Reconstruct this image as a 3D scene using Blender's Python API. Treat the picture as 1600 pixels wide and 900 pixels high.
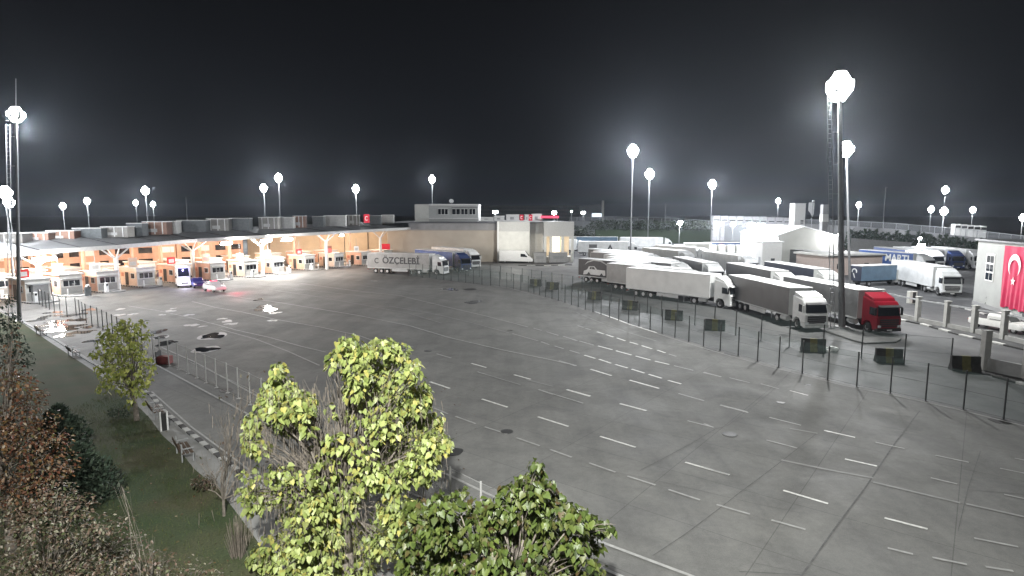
import bpy, bmesh, math, random
import numpy as np
from mathutils import Vector, Matrix
random.seed(7); np.random.seed(7)
S = bpy.context.scene
for o in list(bpy.data.objects): bpy.data.objects.remove(o)
COL = S.collection
R = math.radians
# ------------------------------------------------------------ camera, sky, exposure
H, F, PITCH = 11.5, 940.0, R(7.0)
cd = bpy.data.cameras.new('camera'); cam = bpy.data.objects.new('camera', cd); COL.objects.link(cam)
cam.location = (0, 0, H); cam.rotation_euler = (math.pi/2-PITCH, 0, 0)
cd.sensor_width = 36; cd.lens = 36*F/1600; cd.clip_start = .1; cd.clip_end = 9000
S.camera = cam
S.view_settings.view_transform = 'Standard'; S.view_settings.look = 'None'
S.view_settings.exposure = 0; S.view_settings.gamma = 1
w = bpy.data.worlds.new('World'); S.world = w; w.use_nodes = True
nt = w.node_tree; bg = nt.nodes['Background']
tc = nt.nodes.new('ShaderNodeTexCoord'); sx = nt.nodes.new('ShaderNodeSeparateXYZ'); rp = nt.nodes.new('ShaderNodeValToRGB')
nt.links.new(tc.outputs['Generated'], sx.inputs[0]); nt.links.new(sx.outputs['Z'], rp.inputs[0]); nt.links.new(rp.outputs[0], bg.inputs[0])
e = rp.color_ramp.elements
e[0].position = 0.0; e[0].color = (.011, .0135, .018, 1)
e[1].position = .42; e[1].color = (.0036, .0037, .0045, 1)
m_ = e.new(.12); m_.color = (.0058, .0068, .0088, 1)
bg.inputs[1].default_value = 1.0
LIGHT_K = 4.0
HAZE = .00008

# ------------------------------------------------------------ helpers
def G(u, v, z=0.0):
    yv = -(v-450)/F; xv = (u-800)/F
    Y = math.cos(PITCH) + math.sin(PITCH)*yv
    Z = -math.sin(PITCH) + math.cos(PITCH)*yv
    s = (z-H)/Z
    return Vector((xv*s, Y*s, z))
def P(u, v, D):
    yv = -(v-450)/F; xv = (u-800)/F
    Y = math.cos(PITCH) + math.sin(PITCH)*yv
    Z = -math.sin(PITCH) + math.cos(PITCH)*yv
    s = D/Y
    return Vector((xv*s, D, H+Z*s))
MATS = {}
def M(name, col, rough=.75, var=.12, scale=3.0, metal=0.0, bump=0.0, bscale=30, spec=.4, emit=None, es=0, trans=0, coord='Object', alpha=1.0, stretch=None):
    if name in MATS: return MATS[name]
    m = bpy.data.materials.new(name); m.use_nodes = True; n = m.node_tree; b = n.nodes['Principled BSDF']
    b.inputs['Roughness'].default_value = rough; b.inputs['Metallic'].default_value = metal
    b.inputs['Specular IOR Level'].default_value = spec
    t = n.nodes.new('ShaderNodeTexCoord'); src = t.outputs[coord]
    if stretch:
        mp = n.nodes.new('ShaderNodeMapping'); mp.inputs['Scale'].default_value = stretch; n.links.new(src, mp.inputs[0]); src = mp.outputs[0]
    nz = n.nodes.new('ShaderNodeTexNoise'); nz.inputs['Scale'].default_value = scale; nz.inputs['Detail'].default_value = 6
    n.links.new(src, nz.inputs['Vector'])
    r = n.nodes.new('ShaderNodeValToRGB'); n.links.new(nz.outputs[0], r.inputs[0])
    c = np.array(col)
    r.color_ramp.elements[0].position = .32; r.color_ramp.elements[1].position = .68
    r.color_ramp.elements[0].color = (*np.clip(c*(1-var), 0, 1), 1); r.color_ramp.elements[1].color = (*np.clip(c*(1+var), 0, 1), 1)
    n.links.new(r.outputs[0], b.inputs['Base Color'])
    if bump:
        n2 = n.nodes.new('ShaderNodeTexNoise'); n2.inputs['Scale'].default_value = bscale; n2.inputs['Detail'].default_value = 5
        n.links.new(src, n2.inputs['Vector'])
        bp = n.nodes.new('ShaderNodeBump'); bp.inputs['Strength'].default_value = bump; n.links.new(n2.outputs[0], bp.inputs['Height']); n.links.new(bp.outputs[0], b.inputs['Normal'])
    if emit:
        b.inputs['Emission Color'].default_value = (*emit, 1); b.inputs['Emission Strength'].default_value = es
    b.inputs['Transmission Weight'].default_value = trans
    b.inputs['Alpha'].default_value = alpha
    MATS[name] = m; return m
def stripes(name, c1, c2, scale, axis='X', rough=.6, duty=.5, bump=.4, metal=0):
    """corrugated / ribbed sheet: a wave across one object axis"""
    if name in MATS: return MATS[name]
    m = bpy.data.materials.new(name); m.use_nodes = True; n = m.node_tree; b = n.nodes['Principled BSDF']
    b.inputs['Roughness'].default_value = rough; b.inputs['Metallic'].default_value = metal
    t = n.nodes.new('ShaderNodeTexCoord'); wv = n.nodes.new('ShaderNodeTexWave'); wv.bands_direction = axis; wv.inputs['Scale'].default_value = scale
    n.links.new(t.outputs['Object'], wv.inputs[0])
    r = n.nodes.new('ShaderNodeValToRGB'); r.color_ramp.elements[0].position = duty-.15; r.color_ramp.elements[1].position = duty+.15
    r.color_ramp.elements[0].color = (*c1, 1); r.color_ramp.elements[1].color = (*c2, 1)
    n.links.new(wv.outputs[0], r.inputs[0])
    nz = n.nodes.new('ShaderNodeTexNoise'); nz.inputs['Scale'].default_value = .8; nz.inputs['Detail'].default_value = 5
    n.links.new(t.outputs['Object'], nz.inputs[0])
    mx = n.nodes.new('ShaderNodeMix'); mx.data_type = 'RGBA'; mx.blend_type = 'MULTIPLY'; mx.inputs['Factor'].default_value = .55
    n.links.new(r.outputs[0], mx.inputs['A']); n.links.new(nz.outputs[0], mx.inputs['B'])
    # multiply darkens; bring the mean back
    g = n.nodes.new('ShaderNodeBrightContrast'); g.inputs['Bright'].default_value = 0.0
    n.links.new(mx.outputs['Result'], g.inputs[0]); n.links.new(g.outputs[0], b.inputs['Base Color'])
    bp = n.nodes.new('ShaderNodeBump'); bp.inputs['Strength'].default_value = bump; bp.inputs['Distance'].default_value = .03
    n.links.new(wv.outputs[0], bp.inputs['Height']); n.links.new(bp.outputs[0], b.inputs['Normal'])
    MATS[name] = m; return m
def leafmat(name, cols, rough=.45, transl=.15):
    m = bpy.data.materials.new(name); m.use_nodes = True; n = m.node_tree; b = n.nodes['Principled BSDF']
    b.inputs['Roughness'].default_value = rough; b.inputs['Specular IOR Level'].default_value = .35
    g = n.nodes.new('ShaderNodeNewGeometry'); r = n.nodes.new('ShaderNodeValToRGB')
    n.links.new(g.outputs['Random Per Island'], r.inputs[0])
    el = r.color_ramp.elements
    for i, c in enumerate(cols):
        p = i/(len(cols)-1)
        if i == 0: el[0].position = 0; el[0].color = (*c, 1)
        elif i == len(cols)-1: el[-1].position = 1; el[-1].color = (*c, 1)
        else:
            q = el.new(p); q.color = (*c, 1)
    n.links.new(r.outputs[0], b.inputs['Base Color'])
    tr = n.nodes.new('ShaderNodeBsdfTranslucent'); n.links.new(r.outputs[0], tr.inputs[0])
    mx = n.nodes.new('ShaderNodeMixShader'); mx.inputs[0].default_value = transl
    n.links.new(b.outputs[0], mx.inputs[1]); n.links.new(tr.outputs[0], mx.inputs[2]); n.links.new(mx.outputs[0], n.nodes['Material Output'].inputs[0])
    MATS[name] = m; return m
def meshgrid(name, col, alpha, rough=.5):
    """welded mesh infill: fine wires, mostly see-through"""
    if name in MATS: return MATS[name]
    m = bpy.data.materials.new(name); m.use_nodes = True; n = m.node_tree; b = n.nodes['Principled BSDF']
    b.inputs['Base Color'].default_value = (*col, 1); b.inputs['Roughness'].default_value = rough
    tr = n.nodes.new('ShaderNodeBsdfTransparent'); mx = n.nodes.new('ShaderNodeMixShader'); mx.inputs[0].default_value = alpha
    n.links.new(tr.outputs[0], mx.inputs[1]); n.links.new(b.outputs[0], mx.inputs[2]); n.links.new(mx.outputs[0], n.nodes['Material Output'].inputs[0])
    MATS[name] = m; return m

CACHE = {}
class B:
    def __init__(s): s.v = []; s.f = []
    def add(s, vs, fs):
        k = len(s.v); s.v += [tuple(v) for v in vs]; s.f += [tuple(i+k for i in f) for f in fs]; return s
    def box(s, x0, x1, y0, y1, z0, z1):
        return s.add([(x0,y0,z0),(x1,y0,z0),(x1,y1,z0),(x0,y1,z0),(x0,y0,z1),(x1,y0,z1),(x1,y1,z1),(x0,y1,z1)],
                     [(0,3,2,1),(4,5,6,7),(0,1,5,4),(1,2,6,5),(2,3,7,6),(3,0,4,7)])
    def obox(s, c, size, a=0.0):
        """box centred at c (bottom centre z) turned by a about z"""
        hx, hy = size[0]/2, size[1]/2; ca, sa = math.cos(a), math.sin(a)
        q = [(-hx,-hy),(hx,-hy),(hx,hy),(-hx,hy)]
        vs = [(c[0]+x*ca-y*sa, c[1]+x*sa+y*ca, c[2]+z) for z in (0, size[2]) for x, y in q]
        return s.add(vs, [(0,3,2,1),(4,5,6,7),(0,1,5,4),(1,2,6,5),(2,3,7,6),(3,0,4,7)])
    def tube(s, p0, p1, r0, r1=None, n=8, cap=True):
        p0 = Vector(p0); p1 = Vector(p1); r1 = r0 if r1 is None else r1
        d = (p1-p0); 
        if d.length < 1e-6: return s
        d.normalize(); a = d.orthogonal().normalized(); b = d.cross(a)
        vs = []
        for p, r in ((p0, r0), (p1, r1)):
            for i in range(n):
                t = 2*math.pi*i/n; vs.append(p + a*math.cos(t)*r + b*math.sin(t)*r)
        fs = [(i, (i+1) % n, n+(i+1) % n, n+i) for i in range(n)]
        if cap: fs += [tuple(range(n-1, -1, -1)), tuple(range(n, 2*n))]
        return s.add(vs, fs)
    def path(s, pts, rs, n=6):
        for i in range(len(pts)-1): s.tube(pts[i], pts[i+1], rs[i], rs[i+1], n)
        return s
    def prism(s, poly, a, b, axis='y'):
        """poly of (x,z) extruded in y from a to b (axis 'y'), or (y,z) in x, or (x,y) in z"""
        n = len(poly)
        def q(p, t):
            return (p[0], t, p[1]) if axis == 'y' else (t, p[0], p[1]) if axis == 'x' else (p[0], p[1], t)
        vs = [q(p, a) for p in poly] + [q(p, b) for p in poly]
        fs = [tuple(range(n)), tuple(range(2*n-1, n-1, -1))] + [(i, n+i, n+(i+1) % n, (i+1) % n) for i in range(n)]
        return s.add(vs, fs)
    def build(s, name, mat, parent=None, bevel=0, smooth=False, key=None, seg=1, fix=True):
        kk = (key, mat.name) if key else None
        if kk and kk in CACHE: me = CACHE[kk]
        else:
            me = bpy.data.meshes.new(name); me.from_pydata(s.v, [], s.f); me.update()
            if fix or bevel:
                bm = bmesh.new(); bm.from_mesh(me)
                bmesh.ops.recalc_face_normals(bm, faces=bm.faces)
                if bevel:
                    bmesh.ops.bevel(bm, geom=list(bm.edges), offset=bevel, segments=seg, affect='EDGES', clamp_overlap=True)
                bm.to_mesh(me); bm.free()
            me.materials.append(mat)
            if smooth:
                for p in me.polygons: p.use_smooth = True
            if kk: CACHE[kk] = me
        o = bpy.data.objects.new(name, me); COL.objects.link(o)
        if parent is not None: o.parent = parent
        return o
def tag(o, label, cat, group=None, kind=None):
    if label: o['label'] = label
    if cat: o['category'] = cat
    if group: o['group'] = group
    if kind: o['kind'] = kind
    return o
def thing(name, label, cat, loc=(0,0,0), rz=0.0, group=None):
    o = bpy.data.objects.new(name, None); COL.objects.link(o); o.location = loc; o.rotation_euler = (0,0,rz); o.empty_display_size = .3
    return tag(o, label, cat, group)
def struct(o): o['kind'] = 'structure'; return o
def dup(o, parent=None):
    c = o.copy(); COL.objects.link(c)
    if parent is not None: c.parent = parent
    for ch in o.children: dup(ch, c)
    return c
def text(name, s, mat, parent, size, M4, depth=.02):
    cu = bpy.data.curves.new(name, 'FONT'); cu.body = s; cu.size = size; cu.extrude = depth; cu.align_x = 'CENTER'; cu.align_y = 'CENTER'
    cu.offset = size*.018
    t = bpy.data.objects.new(name, cu); COL.objects.link(t)
    dg = bpy.context.evaluated_depsgraph_get(); me = bpy.data.meshes.new_from_object(t.evaluated_get(dg))
    bpy.data.objects.remove(t); me.name = name; me.materials.clear(); me.materials.append(mat); me.transform(M4)
    o = bpy.data.objects.new(name, me); COL.objects.link(o); o.parent = parent; return o
def light(parent, loc, power, radius=.4, col=(1,1,1), kind='POINT', name='lamp_light', spot=None):
    l = bpy.data.lights.new(name, kind); l.energy = power*LIGHT_K; l.color = col; l.shadow_soft_size = radius
    o = bpy.data.objects.new(name, l); COL.objects.link(o); o.location = loc
    if parent is not None: o.parent = parent
    if kind == 'SPOT': l.spot_size = spot or R(150); l.spot_blend = .6
    return o

# common materials
m_galv = M('galvanised_steel', (.33,.34,.35), .55, .1, 5, .3)
m_dark = M('dark_paint', (.03,.03,.032), .5, .2)
m_black = M('black_plastic', (.02,.02,.022), .45, .2)
m_glass = M('dark_glass', (.015,.018,.022), .08, .1, spec=.8)
m_tyre = M('tyre_rubber', (.02,.02,.02), .85, .2)
m_rim = M('rim_metal', (.4,.4,.41), .35, .1, 6, .6)
m_lens = M('headlight_lens', (.75,.77,.8), .15, .03)
m_red = M('tail_lamp', (.4,.02,.02), .3, .05)
m_white = M('white_paint', (.72,.73,.73), .45, .06, 1.5)
m_lamp = M('lit_lamp', (1,1,1), .5, 0, emit=(1,1,1), es=60)
m_lamp2 = M('lit_small_lamp', (1,1,1), .5, 0, emit=(.93,.95,1), es=30)
# ------------------------------------------------------------ ground
def sheet(name, pts, z, mat, kind='structure'):
    me = bpy.data.meshes.new(name); me.from_pydata([(p[0], p[1], z) for p in pts], [], [tuple(range(len(pts)))]); me.update()
    if me.polygons[0].normal.z < 0: me.flip_normals()
    me.materials.append(mat); o = bpy.data.objects.new(name, me); COL.objects.link(o); o['kind'] = kind; return o
def concrete(name, c0, c1, rmin, rmax, joint=None):
    m = bpy.data.materials.new(name); m.use_nodes = True; n = m.node_tree; b = n.nodes['Principled BSDF']; L = n.links.new
    t = n.nodes.new('ShaderNodeTexCoord')
    def noise(sc, det=8, dist=0.0, st=None, rough=.6):
        src = t.outputs['Object']
        if st:
            mp = n.nodes.new('ShaderNodeMapping'); mp.inputs['Scale'].default_value = st; mp.inputs['Rotation'].default_value = (0, 0, R(-38)); L(src, mp.inputs[0]); src = mp.outputs[0]
        z = n.nodes.new('ShaderNodeTexNoise'); z.inputs['Scale'].default_value = sc; z.inputs['Detail'].default_value = det; z.inputs['Distortion'].default_value = dist; z.inputs['Roughness'].default_value = rough
        L(src, z.inputs[0]); return z.outputs[0]
    def ramp(s, p0, p1, a, c):
        r = n.nodes.new('ShaderNodeValToRGB'); L(s, r.inputs[0]); r.color_ramp.elements[0].position = p0; r.color_ramp.elements[1].position = p1
        r.color_ramp.elements[0].color = (*a, 1); r.color_ramp.elements[1].color = (*c, 1); return r.outputs[0]
    def mul(a, c, f):
        x = n.nodes.new('ShaderNodeMix'); x.data_type = 'RGBA'; x.blend_type = 'MULTIPLY'; x.inputs['Factor'].default_value = f; L(a, x.inputs['A']); L(c, x.inputs['B']); return x.outputs['Result']
    base = ramp(noise(.045, 5, .4), .35, .65, c0, c1)
    v = mul(base, ramp(noise(.35, 9, .8), .3, .62, (.60,.60,.61), (1.05,1.05,1.03)), .7)
    v = mul(v, ramp(noise(3.2, 10, .2, rough=.7), .3, .6, (.75,.75,.75), (1,1,1)), .7)
    v = mul(v, ramp(noise(40, 3, 0), .3, .7, (.7,.7,.7), (1.2,1.2,1.2)), .6)
    v = mul(v, ramp(noise(.5, 6, 0, (1.0, .09, 1)), .34, .56, (.66,.66,.67), (1,1,1)), .55)      # tyre tracks along the lanes
    if joint:
        # slab joints: thin dark grid
        mp = n.nodes.new('ShaderNodeMapping'); mp.inputs['Rotation'].default_value = (0, 0, joint[1]); L(t.outputs['Object'], mp.inputs[0])
        bk = n.nodes.new('ShaderNodeTexBrick'); bk.offset = 0; bk.inputs['Scale'].default_value = 1; bk.inputs['Brick Width'].default_value = joint[0]; bk.inputs['Row Height'].default_value = joint[0]*.8
        bk.inputs['Mortar Size'].default_value = .018; bk.inputs['Color1'].default_value = (1,1,1,1); bk.inputs['Color2'].default_value = (.93,.93,.93,1); bk.inputs['Mortar'].default_value = (.55,.55,.55,1)
        L(mp.outputs[0], bk.inputs[0]); v = mul(v, bk.outputs[0], .8)
    L(v, b.inputs['Base Color'])
    mr = n.nodes.new('ShaderNodeMapRange'); L(noise(.22, 6, .5), mr.inputs[0]); mr.inputs[1].default_value = .35; mr.inputs[2].default_value = .65; mr.inputs[3].default_value = rmin; mr.inputs[4].default_value = rmax
    L(mr.outputs[0], b.inputs['Roughness']); b.inputs['Specular IOR Level'].default_value = .28
    bp = n.nodes.new('ShaderNodeBump'); bp.inputs['Strength'].default_value = .25; bp.inputs['Distance'].default_value = .02; L(noise(14, 6), bp.inputs['Height']); L(bp.outputs[0], b.inputs['Normal'])
    MATS[name] = m; return m
m_apron = concrete('apron_concrete', (.165,.166,.162), (.225,.225,.219), .68, .85, (5.2, R(38)))
m_asph = concrete('lot_asphalt', (.085,.086,.09), (.12,.12,.122), .6, .8)
m_earth = M('earth', (.05,.055,.04), .95, .4, .05)
sheet('ground', [(-3000,-300),(3000,-300),(3000,4000),(-3000,4000)], -.03, m_earth)
FA = [(470,415.5),(500,418),(560,424),(640,431),(700,438),(735,442.5),(784,448),(826,456),(860,466),(880,472),(919,485),(965,500),(1026,519),(1102,542),(1199,569),(1317,600),(1403,617),(1493,637),(1581,659),(1680,684)]
fa = [G(*p) for p in FA]
ap = [(-140,-5)] + [(60,-5)] + [(40,16)] + [(p.x, p.y) for p in reversed(fa)] + [(-140, fa[0].y)]
sheet('apron', [(-200,-20),(300,-20),(300,330),(-200,330)], -.01, m_apron)
lot = [(p.x, p.y) for p in fa] + [(280, 18), (280, 300), (-30, 300), (-34, 150)]
sheet('truck_lot_road', lot, -.004, m_asph)

# grass strip, walkway and striped kerb on the left
GE = [(-40,470),(32,504),(81,538),(122,565),(156,588),(200,622),(232,653),(254,683),(283,709),(303,735),(341,767),(372,807),(410,860),(470,950)]
ge = [G(*p) for p in GE]
def leafy_ground(name):
    m = bpy.data.materials.new(name); m.use_nodes = True; n = m.node_tree; b = n.nodes['Principled BSDF']; L = n.links.new
    t = n.nodes.new('ShaderNodeTexCoord'); b.inputs['Roughness'].default_value = .95
    a = n.nodes.new('ShaderNodeTexNoise'); a.inputs['Scale'].default_value = .35; a.inputs['Detail'].default_value = 7; L(t.outputs['Object'], a.inputs[0])
    r = n.nodes.new('ShaderNodeValToRGB'); L(a.outputs[0], r.inputs[0]); r.color_ramp.elements[0].position = .35; r.color_ramp.elements[1].position = .68
    r.color_ramp.elements[0].color = (.028,.05,.016,1); r.color_ramp.elements[1].color = (.062,.058,.028,1)
    c = n.nodes.new('ShaderNodeTexNoise'); c.inputs['Scale'].default_value = 12; c.inputs['Detail'].default_value = 8; L(t.outputs['Object'], c.inputs[0])
    x = n.nodes.new('ShaderNodeMix'); x.data_type = 'RGBA'; x.blend_type = 'OVERLAY'; x.inputs['Factor'].default_value = .8; L(r.outputs[0], x.inputs['A']); L(c.outputs[0], x.inputs['B']); L(x.outputs['Result'], b.inputs['Base Color'])
    MATS[name] = m; return m
m_turf = leafy_ground('turf_soil')
gpoly = [(p.x, p.y) for p in ge] + [(-12,2), (-80,2), (-110,60), (-62, G(-40,470).y+14)]
gp = B().prism(gpoly, -.02, .09, 'z').build('lawn', m_turf); struct(gp)
WK = [(-40,466),(32,502),(90,534),(140,566),(190,594),(237,619),(254,643),(295,677),(330,705),(390,752),(470,812),(560,885),(620,950)]
wk = [G(*p) for p in WK]
m_walk = M('walkway_concrete', (.26,.26,.255), .8, .15, 1.5, bump=.2)
walk = B().prism([(p.x, p.y) for p in ge] + [(p.x-.12, p.y-.05) for p in reversed(wk)], -.02, .075, 'z').build('walkway', m_walk); struct(walk)
m_kw = M('kerb_white', (.4,.4,.39), .7, .15); m_kb = M('kerb_black', (.035,.035,.035), .7, .2)
def kerb(name, pts, blk, w=.28, h=.14):
    """striped kerb: alternate blocks along a polyline"""
    P2 = [Vector((p[0], p[1], 0)) for p in pts]; bw = B(); bb = B(); i = 0
    for a, c in zip(P2[:-1], P2[1:]):
        d = c-a; n = max(1, int(d.length/blk)); ang = math.atan2(d.y, d.x)
        for k in range(n):
            q = a + d*((k+.5)/n); (bw if i % 2 else bb).obox((q.x, q.y, 0), (d.length/n-.012, w, h), ang); i += 1
    o1 = struct(bw.build(name, m_kw, bevel=.02)); o2 = bb.build('painted_block', m_kb, o1, bevel=.02); return o1
kerb('striped_kerb', wk[4:], .62)
kb = B()
for a, c in zip(wk[:4], wk[1:5]):
    d = c-a; q = (a+c)/2; kb.obox((q.x, q.y, 0), (d.length, .25, .13), math.atan2(d.y, d.x))
struct(kb.build('plain_kerb', m_walk))

# ------------------------------------------------------------ painted markings
m_paint = M('road_paint', (.62,.62,.60), .6, .22, 5); m_paint2 = M('worn_road_paint', (.31,.31,.305), .65, .2, 3); m_paint3 = M('faded_road_paint', (.235,.235,.232), .7, .12, 2)
m_joint = M('joint_sealant', (.085,.085,.086), .8, .3, 4)
def strip(b, p, q, wd, z):
    d = (q-p); 
    if d.length < .05: return
    n = Vector((-d.y, d.x, 0)).normalized()*wd/2; z += .00006*len(b.f)+{id(mb):0, id(mw):.0012, id(mf):.0024}.get(id(b), -.003)
    b.add([(p.x-n.x,p.y-n.y,z),(q.x-n.x,q.y-n.y,z),(q.x+n.x,q.y+n.y,z),(p.x+n.x,p.y+n.y,z)], [(0,1,2,3)])
def segs(b, ox, oy, s, L, wd, z=.004):
    for x0, y0, x1, y1 in L: strip(b, G(ox+x0/s, oy+y0/s), G(ox+x1/s, oy+y1/s), wd, z)
def poly(b, pts, wd, z=.004):
    for p, q in zip(pts[:-1], pts[1:]): strip(b, G(*p), G(*q), wd, z)
mb = B(); mw = B(); mf = B(); mj = B()
segs(mb, 840, 480, 5.293, [(492,203,550,222),(565,226,628,247),(655,254,725,278),(762,288,830,308),(862,318,945,344),(990,355,1057,378),
    (500,320,618,352),(648,360,778,396),(810,404,935,437),(970,446,1088,474),(388,397,478,424),(508,430,608,464),(642,473,745,503),(778,512,884,545),(918,555,1028,588),(1080,605,1188,635),
    (438,513,612,566),(760,603,1005,672),(240,682,435,737),(680,797,900,856)], .2)
segs(mw, 840, 480, 5.293, [(1085,387,1147,407),(330,152,380,167),(395,174,440,186),(80,206,172,234),(212,241,330,277),(345,280,465,314),(1128,484,1288,522),(1370,541,1518,577),(30,288,95,308),(140,320,212,342),(265,357,348,382),(180,443,320,484),(1165,714,1375,773),(1510,810,1588,832),
    (10,682,130,722)], .17)
segs(mw, 600, 440, 5.293, [(55,497,240,543),(435,597,555,632),(1060,430,1275,490),(1300,497,1365,521),(1410,532,1485,556),(1238,385,1305,405),(1345,415,1440,443),(1485,452,1588,488)], .17)
segs(mb, 600, 440, 5.293, [(722,676,847,711),(1075,770,1213,808),(380,828,545,884),(1450,655,1588,697)], .18)
segs(mb, 660, 580, 5.293, [(1195,151,1390,206),(492,230,705,298),(955,377,1208,457),(60,88,220,140)], .16)
segs(mw, 660, 580, 5.293, [(95,305,210,353),(272,373,440,434),(515,460,700,520),(775,550,970,617),(1058,648,1235,712),(455,5,530,28),(960,152,1330,265)], .13)
segs(mf, 660, 580, 5.293, [(530,28,810,112),(860,70,1080,125)], .13)
segs(mb, 900, 600, 5.293, [(200,433,494,524),(903,647,1268,752)], .14)
segs(mw, 900, 600, 5.293, [(848,80,1058,140),(1198,177,1425,238),(922,304,1135,358),(108,653,328,730),(425,762,658,836)], .12)
segs(mw, 900, 730, 4.571, [(660,160,885,234),(1005,268,1240,335),(1395,378,1600,434)], .12)
segs(mb, 1100, 560, 2.648, [(497,298,625,327),(583,416,716,446),(328,546,513,601),(747,660,925,706),(355,133,430,153)], .14)
segs(mw, 1100, 560, 2.648, [(0,57,72,76),(105,80,190,101),(235,105,310,126),(68,192,180,221),(270,244,402,277),(258,338,385,371),(710,347,830,374),(957,401,1095,430),(938,494,1048,520),(1225,455,1324,475),(1242,563,1324,580),(1285,413,1324,421),(52,605,190,645),(280,669,420,708),(945,824,1088,853),(1165,862,1280,880),(1118,744,1300,780),(760,785,865,810),(0,270,40,286),(0,450,102,482)], .12)
segs(mf, 1100, 560, 2.648, [(320,420,520,462),(520,462,700,495),(700,512,1060,598),(1085,602,1324,655),(355,290,470,310)], .16)
# long lane lines running back towards the booths
for ln, b_, wd in (
  ([(338,459),(388,466.5),(425,471),(500,483),(560,493),(640,509),(700,527),(755,540),(786,547)], mw, .2),
  ([(786,547),(860,562),(900,571)], mw, .2),
  ([(300,471),(335,480),(380,488),(430,499),(500,511),(560,524),(612,543)], mw, .18),
  ([(330,505),(370,516),(420,527),(470,541),(508,550)], mw, .18),
  ([(345,515),(400,530),(450,549),(499,571)], mw, .15),
  ([(420,452),(480,461),(560,475),(640,490),(690,505)], mf, .16),
  ([(470,443),(560,455),(625,462),(700,480),(760,494),(825,511)], mw, .2),
  ([(608,478),(690,493),(740,505),(795,520)], mf, .18),
  ([(560,445),(640,458),(700,470)], mf, .14),
  ([(395,443),(470,452),(560,462),(600,467)], mf, .14),
  ([(200,478),(250,486),(300,497),(340,508)], mw, .13),
  ([(253,543),(303,565),(353,592),(418,628),(540,682),(700,742),(775,778),(947,850),(1080,900),(1200,950)], mw, .14),
  ([(160,520),(200,540),(240,568),(370,638),(470,690),(640,770),(800,835),(939,887),(1020,922)], mw, .14),
  ([(237,612),(300,668),(360,712),(420,760)], mw, .1),
  ([(640,430),(740,441.5),(800,451),(850,465.5)], mf, .2),
  ([(900,488),(933,502),(980,519),(1026,533)], mf, .12),
  ([(938,489),(965,499),(984,507)], mf, .2),
  ([(1026,521),(1102,545),(1199,572),(1317,602),(1403,619),(1493,639),(1581,661),(1660,681)], mf, .16)): poly(b_, ln, wd)
poly(mb, [(930,487),(965,499.5),(984,507),(1026,520)], .2, .008)
poly(mj, [(1437,642),(1400,690),(1352,762),(1310,818),(1255,896),(1225,940)], .065)
poly(mj, [(1238,578),(1205,612),(1170,640),(1137,665),(1118,670),(1080,693),(1035,717),(1000,735)], .03)
poly(mj, [(1275,678),(1222,720),(1185,748),(1155,770),(1130,790),(1070,835),(1020,868)], .03)
poly(mj, [(1532,705),(1512,765),(1497,830)], .025); poly(mj, [(1512,765),(1600,772)], .025)
poly(mj, [(905,728),(1000,745),(1100,768),(1180,787),(1250,801)], .02); poly(mj, [(1180,880),(1300,905)], .02); poly(mj, [(1155,893),(1255,898)],.04)
struct(mb.build('lane_markings', m_paint, fix=False)); struct(mw.build('worn_lane_markings', m_paint2, fix=False)); struct(mf.build('faded_lane_markings', m_paint3, fix=False)); struct(mj.build('expansion_joints', m_joint, fix=False))

# patches, manholes, puddles
m_iron = M('cast_iron', (.04,.04,.042), .5, .3, 20, .4, bump=.5)
MH = [(1140,678.5,.72,'round iron manhole cover in open concrete below the right fence'),(792,674,.62,'round iron manhole cover on a faded bay line, nearest the dark leafy tree'),(669,548,.6,'small iron drain cover in the apron just right of the tall catalpa top'),(797,516,.5,'small iron drain cover between two faded lane lines'),(1220,629,.5,'small iron drain cover under the dashed bay lines near the right fence')]
for u, v, r, lb in MH:
    g = G(u, v); t = thing('manhole_cover', lb, 'manhole', (g.x, g.y, 0), 0, 'manhole covers in the apron')
    pl = [(r*.5*math.cos(k*math.pi/10), r*.5*math.sin(k*math.pi/10)) for k in range(20)]; pr = [(x*1.12, y*1.12) for x, y in pl]
    B().prism(pr, -.02, .008, 'z').build('rim', m_joint, t); B().prism(pl, .0, .014, 'z').build('lid', m_iron, t)
m_wet = M('puddle_water', (.012,.013,.015), .06, .1, spec=.8)
m_glint = M('puddle_glint', (.38,.38,.39), .5, .15, 3)
m_damp = M('damp_patch', (.05,.05,.052), .16, .2, 2, spec=.7)
def blob(cx, cy, rx, ry, a, z, n=22, wob=.22):
    ph = [random.uniform(0, 6.28) for _ in range(4)]; o = []
    for i in range(n):
        t = 2*math.pi*i/n; k = 1+wob*(math.sin(2*t+ph[0])*.5+math.sin(3*t+ph[1])*.4+math.sin(5*t+ph[2])*.3)
        x, y = rx*math.cos(t)*k, ry*math.sin(t)*k; o.append((cx+x*math.cos(a)-y*math.sin(a), cy+x*math.sin(a)+y*math.cos(a)))
    return o
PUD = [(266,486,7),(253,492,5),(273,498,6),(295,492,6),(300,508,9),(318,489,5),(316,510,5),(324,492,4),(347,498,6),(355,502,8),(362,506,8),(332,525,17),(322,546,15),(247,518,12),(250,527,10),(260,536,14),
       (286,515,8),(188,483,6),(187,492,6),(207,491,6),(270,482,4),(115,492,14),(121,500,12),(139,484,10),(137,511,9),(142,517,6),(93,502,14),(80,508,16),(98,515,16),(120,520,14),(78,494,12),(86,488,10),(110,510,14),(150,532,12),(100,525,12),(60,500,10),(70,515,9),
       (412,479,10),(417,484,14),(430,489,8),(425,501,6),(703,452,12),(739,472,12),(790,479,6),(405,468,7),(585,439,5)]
pb = B(); pq = B()
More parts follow.
